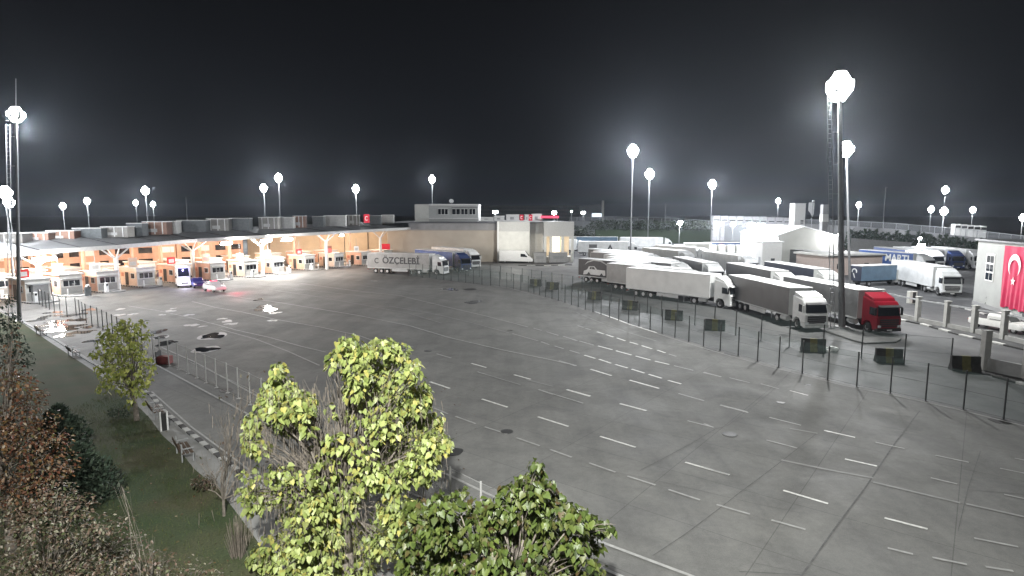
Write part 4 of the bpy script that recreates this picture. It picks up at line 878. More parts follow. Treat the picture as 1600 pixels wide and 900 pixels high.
wallrun('pale far perimeter wall running behind the guard kiosks', [(890,345,339,300),(960,346,339,295),(1060,349,341,280),(1120,352,346,265),(1200,352,347,240)], 0, fence_v=1, mat=M('far_wall', (.2,.21,.22), .85, .1, .1))
wallrun('low banner covered wall under the conifer row in the right lot', [(1330,372,0,172),(1424,379,0,166)], 0, name='banner_wall', mat=M('banner_wall_paint', (.2,.2,.195), .8, .1))
wallrun('low grey wall right of the banner wall behind the lettered trailer', [(1424,384,0,160),(1530,392,0,148)], 0, name='low_wall', mat=M('low_wall_paint', (.3,.31,.32), .8, .1))
fbd = thing('distant_terminal', 'very large dim grey hangar with a stair tower on the far horizon', 'building', (0,430,0)); x0, x1 = P(745,330,430).x, P(905,330,430).x
B().box(x0,x1,0,60,0,17.5).build('wall', stripes('hangar_cladding', (.10,.115,.13), (.14,.155,.17), .12, 'Z', .8, .5, .1), fbd)
B().prism([(x1,0),(P(945,330,430).x,0),(P(945,330,430).x,19),(P(912,330,430).x,17.5),(x1,17.5)], .2, 50).build('end_hall', M('far_hall', (.14,.155,.17), .8, .1), fbd); B().box(P(940,330,430).x,P(943,330,430).x,-2,0,0,21).build('stair_tower', m_lw, fbd)
B().box(P(925,330,430).x,P(940,330,430).x,-.3,-.05,9.5,12).build('lit_window_band', M('lit_window', (.8,.85,1), .5, 0, emit=(.8,.9,1), es=1.5), fbd)
# container stacks on the far road, bright in the lamps
for k in range(10):
    u0 = 1113+k*12.2; D = 262; x0, x1 = P(u0,344,D).x, P(u0+10.8,344,D).x; zt = P(u0,337+k*.35,D).z
    t = thing('shipping_container', 'white container in the bright stacked row on the horizon, %s from its left end' % ['first','second','third','fourth','fifth','sixth','seventh','eighth','ninth','last'][k], 'container', ((x0+x1)/2, D, 0), 0, 'white containers stacked on the horizon')
    wd = x1-x0; B().box(-wd/2,wd/2,-1.2,1.2,.1,zt).build('container_body', stripes('container_ribs', (.5,.5,.52), (.7,.7,.72), 1.4, 'X'), t, key='cont%d' % k); B().box(-wd/2+.3,wd/2-.3,-1.23,-1.2,zt-2.0,zt-1.6).build('marking_band', m_dark, t, key='contm%d' % k)
for k in range(5):
    u0 = 1494+k*10; D = 250; p = P(u0, 350+k*.8, D); t = thing('distant_truck', 'bright trailer above the perimeter wall at the right, %s from its left end' % ['first','second','third','fourth','last'][k], 'truck', (p.x, D, 0), 0, 'bright trailers above the right perimeter wall')
    B().box(-1.2,1.2,-1.2,1.2,.6,p.z).build('trailer_body', m_gl, t, bevel=.05, key='dtr%d' % k); B().box(-1.1,1.1,-1.26,-1.2,p.z-1.6,p.z-.6).build('rear_door', m_dark, t, key='dtd%d' % k)
# concrete post and rail boundary in the right lot
m_cp = M('concrete_post', (.36,.36,.35), .8, .12, 2)
pr = [(1330,478),(1376,487),(1433,502),(1478,511),(1521,520),(1567,530),(1640,547)]
t = thing('post_and_rail_fence', 'concrete post and rail boundary running from the red truck to the right edge', 'fence', (0,0,0))
rb_ = B(); wb_ = B()
ps = [G(*p) for p in pr]
for i, p in enumerate(ps):
    o = B().box(-.22,.22,-.22,.22,0,2.6).box(-.26,.26,-.26,.26,2.6,2.72).build('post', m_cp, t, bevel=.02, key='cpost'); o.location = p
for a, c in zip(ps[:-1], ps[1:]):
    d = c-a; q = (a+c)/2; an = math.atan2(d.y, d.x); rb_.obox((q.x, q.y, 2.25), (d.length-.46, .12, .14), an); wb_.obox((q.x, q.y, 0), (d.length-.46, .22, .42), an)
rb_.build('top_rail', m_galv, t); wb_.build('base_wall', m_walk, t)
kerb('lot_kerb', [G(1335,490), G(1395,498), G(1440,507), G(1500,524), G(1570,540), G(1640,556)], 1.3, .4, .15)
kerb('far_lot_kerb', [G(1452,471), G(1500,481), G(1540,492), G(1575,500)], 1.2, .35, .14)
kerb('corner_kerb', [G(1553,589), G(1590,599), G(1650,616)], .9, .4, .16)
t = thing('concrete_wall', 'low grey concrete wall with square pillars at the right edge of the exit lane', 'wall', (0,0,0)); ps = [G(1537,578), G(1604,592), G(1668,606)]
for p in ps: B().box(-.24,.24,-.24,.24,0,3.0).build('pillar', m_cp, t, bevel=.02, key='pil').location = p
for a, c in zip(ps[:-1], ps[1:]):
    d = c-a; q = (a+c)/2; B().obox((q.x, q.y, 0), (d.length-.5, .25, .95), math.atan2(d.y, d.x)).build('wall_panel', m_gw, t)
t = thing('traffic_island', 'small raised concrete island at the foot of the lamp mast beside the red truck', 'kerb', (0,0,0))
isl = [G(1290,519),G(1305,516),G(1345,527),(G(1408,531)),(G(1400,536)),(G(1352,538)),(G(1335,534))]
B().prism([(p.x,p.y) for p in isl], -.02, .14, 'z').build('island_slab', M('island_concrete', (.13,.13,.13), .85, .2, 1.5, bump=.3), t)
t = thing('rubble_sandbags', 'small heap of white sandbags beside the barrier at the grey truck', 'sandbags', G(1292,549))
for k in range(6):
    o = B().box(-.32,.32,-.2,.2,0,.2).build('sandbag', m_white, t, bevel=.08, seg=2, key='bag'); o.location = (random.uniform(-.4,.7), random.uniform(-.2,.3), .18*(k % 2)); o.rotation_euler = (0,0,random.random()*3)
t = thing('plastic_crate', 'reddish crate with a white edge standing on the lane by the pale fence', 'crate', G(258,568)); B().box(-.45,.45,-.35,.35,0,.6).build('crate_body', M('dull_red', (.2,.05,.05), .7, .2), t, bevel=.03); B().box(-.5,-.45,-.36,.36,0,1.0).build('handle_frame', m_dark, t)
t = thing('white_bollard_box', 'small white painted post between road fence and concrete posts, lit', 'post', G(1424,474)); B().box(-.5,.5,-.3,.3,0,1.6).build('post_body', m_lw, t, bevel=.03); B().box(-.1,.3,-.33,-.3,.1,1.5).build('marking', m_dark, t)
# benches along the walkway
m_wood = M('bench_wood', (.07,.045,.03), .6, .3, 8)
for (u, v, a, lb) in ((66,524,-40,'farthest dark bench on the walkway beside the lawn'),(117,558,-42,'second dark bench on the walkway, left of the small tree'),(246,652,-50,'dark bench right of the small tree trunk'),(291,716,-52,'nearest dark bench on the walkway left of the bare tree')):
    g = G(u, v); t = thing('park_bench', lb, 'bench', (g.x, g.y, .075), R(a+180), 'park benches along the walkway')
    sb2 = B(); 
    for y in (-.2,-.02,.16): sb2.box(-.8,.8,y,y+.13,.43,.47)
    sb2.build('seat', m_wood, t, key='bs'); b3 = B()
    for z in (.56,.72): b3.box(-.8,.8,.34+ (z-.5)*.25,.37+(z-.5)*.25,z,z+.12)
    b3.build('backrest', m_wood, t, key='bb')
    for s in (-.7, .7):
        B().box(s-.03,s+.03,-.22,-.17,0,.45).box(s-.03,s+.03,.24,.3,0,.88).box(s-.03,s+.03,-.2,.28,.38,.43).box(s-.03,s+.03,-.24,.3,.62,.66).build('leg_frame', m_galv, t, key='bl%s' % s)
g = G(256,674); t = thing('litter_bin', 'slim black and white litter bin on the walkway between the two near benches', 'bin', (g.x, g.y, .075)); B().tube((0,0,0),(0,0,.95),.17,.19,10).build('bin_body', m_dark, t); B().box(-.03,.03,-.26,-.2,0,1.05).box(.2,.26,-.03,.03,0,1.05).build('frame_post', m_white, t)
# ------------------------------------------------------------ lamp masts
m_pole = M('mast_steel', (.17,.175,.18), .5, .08, 3, .2)
def mast(label, u, D, v, power, heads=6, cr=1.1, hd=.42, ladder=False, col=(.93,.96,1), r=.22, vb=None, rod=0, lr=.35, lean=0, key='m', back=False):
    hd = hd*.86
    top = P(u, v, D); base = Vector((top.x if vb is None else P(vb, 500, D).x, D, 0)); h = top.z
    t = thing('lamp_mast', label, 'lamp mast', base, 0, 'floodlight masts'); tx = top.x-base.x
    B().tube((0,0,0), (tx,0,h+.2), r, r*.5, 10).build('pole', m_pole, t, smooth=False); B().box(-r*1.7,r*1.7,-r*1.7,r*1.7,0,.12).build('base_plate', m_galv, t)
    cb_ = B()
    for k in range(12):
        a0, a1 = k*math.pi/6, (k+1)*math.pi/6; cb_.tube((tx+cr*math.cos(a0),cr*math.sin(a0),h), (tx+cr*math.cos(a1),cr*math.sin(a1),h), .05, n=5)
    for k in range(4): a0 = k*math.pi/2; cb_.tube((tx,0,h), (tx+cr*math.cos(a0),cr*math.sin(a0),h), .05, n=5)
    cb_.build('crown_ring', m_galv, t)
    cr = cr*.72
    for k in range(heads*3):
        tier = k//heads; a0 = 2*math.pi*(k+.5+.0*tier)/heads - math.pi/2; rf = (.55, 1.0, .6)[tier]; x, y = math.cos(a0)*rf, math.sin(a0)*rf
        M_ = Matrix.Translation((tx+x*(cr+.1), y*(cr+.1), h+(1-tier)*hd*1.75)) @ Matrix.Rotation(a0, 4, 'Z') @ Matrix.Rotation(R((-32, 4, 38)[tier]), 4, 'Y')
        hb_ = B().box(-.12,.1,-hd*rf,hd*rf,-hd*.9,hd*.9); 
        o = hb_.build('floodlight', m_dark, t, key='fl%s%s' % (hd, rf), bevel=.02); o.matrix_local = M_
        q = B().box(.101,.125,-hd*.94*rf,hd*.94*rf,-hd*.85,hd*.85).build('lens', m_lamp, o, key='ln%s%s' % (hd, rf))
    if ladder:
        lb = B(); ox = -.75
        lb.tube((ox,0,0),(ox+tx,0,h-1),.04,n=5); lb.tube((ox-.4,0,0),(ox-.4+tx,0,h-1),.04,n=5)
        for k in range(int(h/.45)): z = k*.45; f = z/h*tx; lb.tube((ox+f,0,z),(ox-.4+f,0,z),.02,n=4)
        for k in range(int(h/3)): z = k*3+1.5; f = z/h*tx; lb.tube((ox+f,0,z),(f,0,z),.03,n=4)
        lb.build('ladder', m_galv, t)
    if rod: B().tube((tx,0,h),(tx+.35,0,h+rod),.035,.02,6).build('lightning_rod', m_galv, t)
    light(t, (tx, 1.3 if back else -cr-1.3, h-(hd*3+.5 if back else .6)), power, lr, col); return t
mast('tallest near lamp mast with twin cable rails in the truck lot', 1312, 60.5, 135, 12500, 8, 1.25, .62, ladder=True, col=(1,1,.96), r=.33, lr=.5, vb=1316, back=True)
mast('slimmer pale lamp mast just right of the tallest mast', 1322, 92, 233, 8500, 6, 1.0, .5, r=.2, vb=1325)
mast('tall middle lamp mast standing behind the long row of trailers', 989, 165, 236, 25000, 8, 1.5, .75, r=.2)
mast('lamp mast just right of and lower than the tall middle mast', 1015, 215, 272, 20000, 8, 1.6, .8, r=.18)
mast('lamp mast over the white container row', 1113, 240, 288, 20000, 8, 1.6, .8, r=.18)
mast('left edge lamp mast with lightning rod and ladder', 25, 64, 179, 7500, 6, .7, .32, ladder=True, rod=3.6, vb=30, r=.2, back=True)
mast('short lamp pole at the left edge beyond the ladder mast', 8, 82, 301, 3500, 6, .7, .36, r=.14)
mast('lower lamp pole at the left edge, just under its neighbour', 14, 90, 316, 1500, 5, .55, .32, r=.12)
for u, D, v, pw, lb in ((98,240,322,5000,'lowest single lamp mast at the left, first one right of the ladder mast'),(136,235,314,6000,'single lamp mast second from the ladder mast'),(227,230,298,8000,'tallest lamp mast of the cluster of three behind the canopy'),(212,300,317,3000,'small left lamp mast of the cluster of three'),(239,290,319,3000,'small right lamp mast of the cluster of three'),
    (435,225,278,11000,'taller lamp mast of the pair behind the canopy centre'),(412,240,294,7000,'shorter lamp mast of the pair behind the canopy centre'),(556,240,295,8000,'single lamp mast between the pair and the office block'),(675,250,280,6000,'lamp mast directly behind the office block'),
    (1216,300,314,7000,'lamp mast left of the white tower'),(1342,280,320,7000,'lamp mast right of the slim pale mast on the skyline'),(1477,260,297,9000,'upper lamp mast of the cluster at the right skyline'),(1475,200,330,3500,'lower lamp pole of the cluster at the right skyline'),(1455,250,327,2500,'small lamp pole left in the cluster at the right skyline'),(1520,260,328,3500,'lamp pole above the bright trailers at the right skyline'),(1598,230,340,4000,'lamp pole at the right edge of the skyline')):
    mast(lb, u, D, v, pw, 6, 1.25 if v < 300 else .95, .7 if v < 300 else .55, r=.13, lr=.5)
# bare pole
for u, D, v, lb in ((290,200,307,'unlit thin pole behind the rooftop enclosures'),(1384,230,293,'unlit thin pole on the right skyline'),(1040,260,318,'unlit thin pole left of the guard kiosks')):
    p = P(u, v, D); t = thing('bare_pole', lb, 'pole', (p.x, D, 0), 0, 'unlit poles on the skyline'); B().tube((0,0,0),(0,0,p.z),.14,.08,8).build('shaft', m_pole, t); B().tube((0,0,p.z),(.8,0,p.z+.1),.06,n=6).build('arm', m_pole, t)
# lower flood lamps: short posts
def post_lamp(label, u, D, v, power, s=.5, col=(.95,.97,1), base=0.0, r=.09, off=(0,-.6,-.3)):
    p = P(u, v, D); t = thing('post_lamp', label, 'lamp', (p.x, D, base), 0, 'low post lamps'); h = p.z-base
    B().tube((0,0,0),(0,0,h),r,r*.7,8).build('post', m_pole, t); o = B().box(-s,s,-.15,.15,-s*.7,s*.7).build('lamp_head', m_dark, t, bevel=.03, key='ph%s' % s); o.location = (0,-.2,h); o.rotation_euler = (R(25),0,0)
    B().box(-s*.93,s*.93,-.18,-.151,-s*.62,s*.62).build('lens', m_lamp, o, key='pl%s' % s); light(t, (off[0], off[1], h+off[2]), power, .25, col)
post_lamp('lamp on the warehouse roof line right of the office block', 774, 185, 331, 500, .75, base=9.4)
post_lamp('lamp on the warehouse roof line beside the red sign', 866, 185, 332, 500, .7, base=9.4)
post_lamp('small lamp right of the roof line sign', 911, 230, 332, 400, .7)
post_lamp('tiny lamp between the two roof line lamps', 893, 260, 330, 100, .4)
post_lamp('bright lamp beside the green bank left of the guard kiosks', 1062, 175, 348, 3500, .8)
post_lamp('bright lamp at the left end of the white container row', 1121, 190, 350, 5000, .9)
post_lamp('bright lamp just right of its twin by the container row', 1145, 195, 350, 4000, .8)
post_lamp('bright lamp by the roof of the gabled building', 1172, 145, 351, 9000, .9)
post_lamp('second bright lamp by the roof of the gabled building', 1187, 137, 353, 9000, .9)
post_lamp('lamp on a short post at the right corner of the gabled building', 1310, 128, 366, 900, .35)
post_lamp('bright lamp over the lettered blue trailer in the right lot', 1437, 126, 384, 1500, .8)
post_lamp('small lamp above the bright lamp of the lettered blue trailer', 1436, 140, 372, 500, .4)
# lamps under the toll canopy
m_gl2 = M('lit_canopy_lamp', (1,1,1), .5, 0, emit=(1,.98,.95), es=60)
def can_lamp(label, f, out, dz, power, s=.45, col=(1,.97,.93)):
    i = min(int(f), len(cbp)-2); t_ = f-i; p = cbp[i].lerp(cbp[i+1], t_) + adir*out; z = CZ[i]*(1-t_)+CZ[i+1]*t_+dz
    t = thing('canopy_lamp', label, 'lamp', (p.x, p.y, z), aa, 'floodlights on the toll canopy'); B().box(-.2,.2,-s,s,-.32,.15).build('lamp_body', m_dark, t, bevel=.02, key='cl%s' % s); B().box(.201,.23,-s*.9,s*.9,-.3,.13).box(-.15,.15,-s*.9,s*.9,-.35,-.321).build('lens', m_gl2, t, key='clz%s' % s)
    B().tube((0,0,.15),(0,0,.6),.05).build('bracket', m_galv, t, key='clb'); light(t, (.4,0,-.5), power, .3, col); return t
can_lamp('broad dazzling canopy floodlight at the left end of the booths', 2.0, 1.9, -1.0, 1700, 1.6)
can_lamp('canopy floodlight above the red lit car', 4.38, 1.9, -.8, 1200, 1.2)
can_lamp('left one of the two brightest neighbouring canopy floodlights', 4.96, 1.9, -.8, 1500, 1.3)
can_lamp('right one of the two brightest neighbouring canopy floodlights', 5.27, 1.9, -.8, 1500, 1.3)
can_lamp('small purple white canopy lamp left of the last booths', 6.15, 1.9, -.6, 120, .5, (.85,.8,1))
nl = 0
lbi = ['far left','second','third','fourth','fifth','sixth','last']
for off, nmz in ((-7,'middle'),(-16,'rear')):
    for k, f in enumerate((1.5,2.5,3.5,4.5,5.5,6.5,7.3)):
        can_lamp('warm lamp on the %s lamp line under the toll canopy, %s one from the left' % (nmz, lbi[k]) if k not in (0, 6) else 'warm lamp on the %s lamp line under the toll canopy at its %s end' % (nmz, 'left' if k == 0 else 'right'), f, off, .1, 800, .35, (1,.72,.5))
# mast that lights the foreground, behind the photographer
mast('lamp mast behind the viewpoint that lights the foreground trees', 800, 20, -80, 0.001, 8, 1.1, .5)
tm_ = bpy.data.objects[[o.name for o in COL.objects if o.name.startswith('lamp_mast')][-1]]
tm_.location = (-1.5, -6, 0)
for o in tm_.children:
    if o.type == 'LIGHT':
        zl = o.location.z; bpy.data.objects.remove(o); o = light(tm_, (.0, 2.4, zl), 19000, .4, (1,1,.94), 'SPOT', spot=R(98)); o.data.spot_blend = 1.0
        o.rotation_euler = Vector((1.5, 19, -19)).to_track_quat('-Z', 'Y').to_euler(); break

# ------------------------------------------------------------ haze
hz = B().box(-3100,3100,-400,4100,-1.2,75).build('haze', M('haze_dummy', (1,1,1)))
hm = bpy.data.materials.new('haze_air'); hm.use_nodes = True; hn = hm.node_tree; hn.nodes.remove(hn.nodes['Principled BSDF'])
pv = hn.nodes.new('ShaderNodeVolumePrincipled'); pv.inputs['Color'].default_value = (.80,.88,1,1); pv.inputs['Density'].default_value = HAZE; pv.inputs['Anisotropy'].default_value = .84
hn.links.new(pv.outputs[0], hn.nodes['Material Output'].inputs['Volume']); hz.data.materials.clear(); hz.data.materials.append(hm); hz['kind'] = 'stuff'
# ------------------------------------------------------------ vegetation
rng = np.random.default_rng(11)
def leaves(name, centers, rad, n_each, size, mat, parent, shape='heart', droop=.8, spread=(1,1,1), jitter=.35, light_up=False):
    """many small folded leaves spread through clump volumes; returns ONE mesh"""
    C = []
    for c, r, k in zip(centers, rad, n_each):
        d = rng.normal(size=(k, 3)); d /= np.linalg.norm(d, axis=1)[:, None]; rr = r*rng.uniform(.25, 1, (k, 1))**.55
        C.append(np.hstack([np.array(c)+d*rr*np.array(spread), d]))
    C = np.vstack(C); n = len(C); pos = C[:, :3]; out = C[:, 3:]
    az = np.arctan2(out[:, 1], out[:, 0]) + rng.normal(0, .9, n); dr = droop + rng.normal(0, jitter, n)
    ydir = np.stack([np.cos(az)*np.cos(dr), np.sin(az)*np.cos(dr), -np.sin(dr)], 1)
    up = np.stack([np.cos(az)*np.sin(dr), np.sin(az)*np.sin(dr), np.cos(dr)], 1)
    xd = np.cross(ydir, up); roll = rng.normal(0, .45, n)
    x2 = xd*np.cos(roll)[:, None] + up*np.sin(roll)[:, None]; z2 = np.cross(x2, ydir)
    s = size*rng.uniform(.55, 1.2, n)
    if shape == 'heart': tp = np.array([(0,.04,0),(-.30,-.08,.06),(-.46,.22,.10),(-.30,.62,.05),(0,1.05,-.10),(.30,.62,.05),(.46,.22,.10),(.30,-.08,.06),(0,.5,-.02)]); fc = [(0,1,2,8),(8,2,3,4),(0,8,6,7),(8,4,5,6)]
    elif shape == 'oval': tp = np.array([(0,0,0),(-.27,.35,.06),(-.2,.75,.03),(0,1,-.05),(.2,.75,.03),(.27,.35,.06)]); fc = [(0,1,2,3),(0,3,4,5)]
    else: tp = np.array([(-.05,0,0),(.05,0,0),(.015,1,.0),(-.015,1,0)]); fc = [(0,1,2,3)]
    k = len(tp)
    V = pos[:, None, :] + s[:, None, None]*(tp[None, :, 0:1]*x2[:, None, :] + tp[None, :, 1:2]*ydir[:, None, :] + tp[None, :, 2:3]*z2[:, None, :])
    V = V.reshape(-1, 3); Fc = (np.array(fc)[None] + (np.arange(n)*k)[:, None, None]).reshape(-1, 4)
    me = bpy.data.meshes.new(name); me.vertices.add(len(V)); me.vertices.foreach_set('co', V.ravel()); me.loops.add(Fc.size); me.loops.foreach_set('vertex_index', Fc.ravel().astype(np.int32))
    me.polygons.add(len(Fc)); me.polygons.foreach_set('loop_start', np.arange(0, Fc.size, 4, dtype=np.int32)); me.polygons.foreach_set('loop_total', np.full(len(Fc), 4, dtype=np.int32)); me.update(calc_edges=True)
    me.materials.append(mat); o = bpy.data.objects.new(name, me); COL.objects.link(o); o.parent = parent; return o
m_bark = M('bark', (.16,.14,.12), .9, .3, 10, bump=.6); m_twig = M('twig', (.14,.12,.10), .9, .3, 10)
def limb(b, p0, p1, r0, r1, n=4, wob=.12):
    pts = [Vector(p0)]; L = (Vector(p1)-Vector(p0)).length
    for k in range(1, n): f = k/n; pts.append(Vector(p0).lerp(Vector(p1), f)+Vector([random.uniform(-1,1)*wob*L*.3 for _ in range(3)])+Vector((0,0,.1*L*math.sin(f*3.14))))
    pts.append(Vector(p1)); b.path(pts, [r0+(r1-r0)*i/n for i in range(n+1)], 7)
    return pts
def tree(label, base, fork, clumps, leafm, size, per, cat='tree', name='catalpa_tree', r=.16, shape='heart', droop=.85, sub=True, leafrad=1.0, spread=(1,1,.9)):
    """clumps: (world centre, radius, amount)"""
    t = thing(name, label, cat, base); bo = Vector(base); tr = B()
    tr.path([Vector((0,0,0)), (Vector(fork)-bo)*.5+Vector((.05,.03,0)), Vector(fork)-bo], [r*1.25, r, r*.85], 10)
    tk = tr.build('trunk', m_bark, t, smooth=True); lb = B()
    for c, rd, am in clumps:
        a = Vector(fork)-bo; e = Vector(c)-bo
        if random.random() < .6: a = a.lerp(e, random.uniform(0, .12))
        pts = limb(lb, a, e, r*.26, r*.05)
        for k in range(4):
            q = pts[random.randint(1, len(pts)-1)]; dd = Vector([random.gauss(0, 1) for _ in range(3)]).normalized()*rd*.95; limb(lb, q, e+dd, r*.07, r*.025, 2)
    lb.build('branch', m_bark, t, smooth=True)
    leaves('crown', [Vector(c)-bo for c, _, _ in clumps], [rd*leafrad for _, rd, _ in clumps], [int(per*am) for _, _, am in clumps], size, leafm, t, shape, droop, spread); return t
def pxclumps(L, D0, dj, seed=1):
    rs = random.Random(seed); out = []
    for c in L:
        u, v, r = c[:3]; am = c[3] if len(c) > 3 else 1; D = D0 + rs.uniform(-dj, dj); out.append((tuple(P(u, v, D)), r*D/F*1.0, am*(r/35)**2)); 
        # depth: a second clump behind / before so that the crown is a volume
        D2 = D0 + rs.uniform(-dj, dj); q = P(u+rs.uniform(-8, 8), v+rs.uniform(-4, 14), D2); out.append((tuple(q), r*D2/F*.9, .6*am*(r/35)**2))
    return out
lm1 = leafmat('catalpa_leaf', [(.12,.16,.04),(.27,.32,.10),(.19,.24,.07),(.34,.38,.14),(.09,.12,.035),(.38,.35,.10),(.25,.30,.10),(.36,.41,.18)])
lm2 = leafmat('catalpa_leaf_shaded', [(.035,.055,.014),(.075,.105,.024),(.05,.075,.017),(.10,.13,.03),(.03,.045,.013),(.09,.10,.03),(.07,.10,.02),(.075,.05,.024)])  # catalpa leaf darkened so that the lower tree's shade sits in its colour
lm3 = leafmat('yellowing_leaf', [(.20,.26,.06),(.33,.36,.09),(.42,.43,.12),(.19,.24,.05),(.48,.47,.22)])
lm4 = leafmat('russet_leaf', [(.09,.03,.02),(.13,.055,.032),(.06,.035,.02),(.17,.085,.045),(.08,.08,.03),(.16,.07,.03),(.26,.22,.16)], transl=.15)  # palest tone paints glints on some of the leaves
lm5 = leafmat('mottled_shrub_leaf', [(.05,.04,.03),(.09,.065,.045),(.04,.05,.025),(.13,.09,.07),(.09,.055,.04),(.06,.08,.03),(.26,.23,.19)], transl=.15)  # last tone is a painted highlight on scattered leaves
lm6 = leafmat('conifer_needles', [(.03,.05,.035),(.05,.075,.05),(.07,.09,.06)], .7, .05)
lm7 = leafmat('grass_blade', [(.05,.085,.025),(.075,.115,.03),(.12,.12,.05),(.06,.085,.03)], .7, .2)
# tall catalpa
C1c = [(545,540,22),(530,556,18),(563,552,22),(598,546,24),(622,552,20),(640,575,20),(556,580,24),(590,585,28),(625,600,26),(560,612,24),(600,625,30),(650,628,26),(663,607,14),(640,660,32),(672,660,24),(690,690,18),(664,690,26),(600,665,30,.8),(560,650,24,.5),(560,700,30,.6),(620,700,34,.9),(655,730,36),(612,745,34),(575,740,30,.7),
       (436,577,14),(440,600,20),(422,612,20),(455,618,24),(438,640,26),(470,640,24),(412,636,16),(452,662,24),(400,657,20),(395,680,18),(482,622,14),(480,660,18,.5),(405,700,20,.6),(388,700,12),(384,770,14),(400,780,22),(425,778,22,.7),(390,740,16,.4),(440,742,26,.45),(470,770,30,.5),(510,748,26,.4),(530,790,32,.55),
       (480,815,32,.6),(430,850,28,.6),(406,870,22),(450,885,34,.6),(510,860,38,.6),(570,830,36,.5),(560,885,40,.8),(620,800,36,.9),(500,700,22,.25),(520,640,18,.18),(490,890,30,.7),(505,735,26,.6),(480,735,20,.5),(525,690,22,.45),(545,760,28,.7),(500,790,26,.7),(460,800,26,.7),(515,830,30,.7),(600,850,30,.9),(475,850,30,.8)]
cl1 = pxclumps(C1c, 17, 1.5, 3); b0 = P(545, 930, 17.2); tree('tall bright yellow green catalpa with hanging seed pods, the largest tree in front', (b0.x, b0.y, .0), (b0.x-.1, b0.y, 2.6), cl1, lm1, .172, 240, r=.17)
cat1 = COL.objects['catalpa_tree']; bo = Vector(cat1.location)
pd = B()
for k in range(2300):
    u = random.gauss(505, 62) if k % 3 else random.uniform(380, 700); v = random.uniform(600, 880) if k % 2 else random.gauss(690, 65)
    if v < 592+abs(u-500)*.15: continue
    p = P(u, v, 17+random.uniform(-1.4,1.4))-bo; L = random.uniform(.22,.42); q = p+Vector((random.uniform(-.05,.05), random.uniform(-.05,.05), -L)); pd.tube(p, q, .008, .005, 3, cap=False)
o = pd.build('seed_pod', m_twig, cat1, fix=False); o['kind'] = 'stuff'
tw = B()
for k in range(80):
    u = random.gauss(505, 50); v = random.uniform(585, 760); e = P(u, v, 17+random.uniform(-1.2,1.2))-bo; a = P(540+random.uniform(-60,40), 800+random.uniform(-30,60), 17)-bo; limb(tw, a.lerp(e, .45), e, .010, .004, 3, .2)
tw.build('bare_twig', m_bark, cat1, fix=False)['kind'] = 'stuff'
# darker catalpa, nearer and lower
C2c = [(838,726,12),(836,745,16),(812,757,16),(857,757,14),(833,775,26),(796,772,20),(868,780,20),(780,795,24),(815,800,34),(860,805,30),(765,815,24),(890,800,18),(905,812,24),(932,820,18),(948,828,10),(800,835,36),(850,840,36),(900,845,26),(928,850,16),(745,790,20,.7),(720,770,16,.7),(690,790,26),(735,830,32),(690,830,34),(655,800,26),(650,845,32),(700,870,40),(760,870,40),(820,880,40),(880,880,34),(915,878,22,.7),(640,880,28),(935,890,14,.6)]
cl2 = pxclumps(C2c, 13.2, 1.2, 5); b0 = P(800, 1050, 13.2); tree('catalpa with shade-darkened leaves in the lower middle, right of the tall bright one', (b0.x, 13.2, 0), (b0.x, 13.2, 2.2), cl2, lm2, .165, 195, r=.13)
# small yellowing tree on the lawn
C3c = [(192,508,12),(178,518,16),(206,516,14),(222,504,9),(165,530,15),(190,535,20),(214,532,17),(228,522,9,.6),(160,552,14),(180,556,20),(205,556,20),(226,556,14),(156,575,10),(176,580,18),(200,582,20),(222,580,16),(236,570,8),(170,598,14),(192,604,16),(214,604,14),(226,598,10),(206,618,10),(222,615,8)]
cl3 = [(c, r, a*3.0) for c, r, a in pxclumps(C3c, 33.5, 1.3, 7)]; b0 = G(214,658,.09); f0 = P(205, 608, 33.5); tree('small leaning yellow green tree on the lawn by the walkway', tuple(b0), tuple(f0), cl3, lm3, .21, 75, name='young_tree', r=.12)
# russet trees and shrubs, left
C4c = [(10,578,26),(30,600,26),(5,620,34),(45,625,26),(25,650,34),(65,655,28),(0,680,30),(45,690,36),(85,690,28),(20,725,36),(70,735,34),(105,720,20,.7),(5,765,34),(50,775,36),(15,545,16,.4),(20,520,12,.3)]
cl4 = pxclumps(C4c, 19, 1.8, 9); b0 = P(20, 900, 19); tree('russet leaved tree at the left edge above the mottled shrubs', (b0.x, 19, 0), (b0.x, 19, 2.2), cl4, lm4, .13, 230, name='russet_tree', r=.14, shape='oval', droop=.5)
C5c = [(90,770,30),(125,790,28),(60,820,36),(110,830,34),(160,820,26),(30,800,34),(20,850,40),(80,865,40),(140,870,36),(190,855,26),(10,890,36),(60,900,40),(120,905,36),(180,895,32),(200,815,14,.5),(215,835,14,.4)]
cl5 = pxclumps(C5c, 14.5, 1.2, 13); b0 = P(80, 1000, 14.5); tree('mottled brown shrub with painted pale leaf glints in the lower left corner', (b0.x, 14.5, 0), (b0.x, 14.5, 1.5), cl5, lm5, .10, 280, name='mottled_shrub', cat='shrub', r=.08, shape='oval', droop=.4)
C6c = [(215,880,28,.8),(250,870,26,.6),(285,885,26,.6),(320,890,22,.5),(200,905,30),(250,905,32),(300,905,30),(190,760,12,.2),(235,845,16,.3),(345,895,16,.4)]
cl6 = pxclumps(C6c, 13.2, .8, 15); b0 = P(250, 1080, 13.2); tree('sparse low shrub with scattered painted leaf glints along the bottom edge', (b0.x, 13.2, 0), (b0.x, 13.2, 1.2), cl6, lm5, .10, 110, name='sparse_shrub', cat='shrub', r=.05, shape='oval', droop=.4)
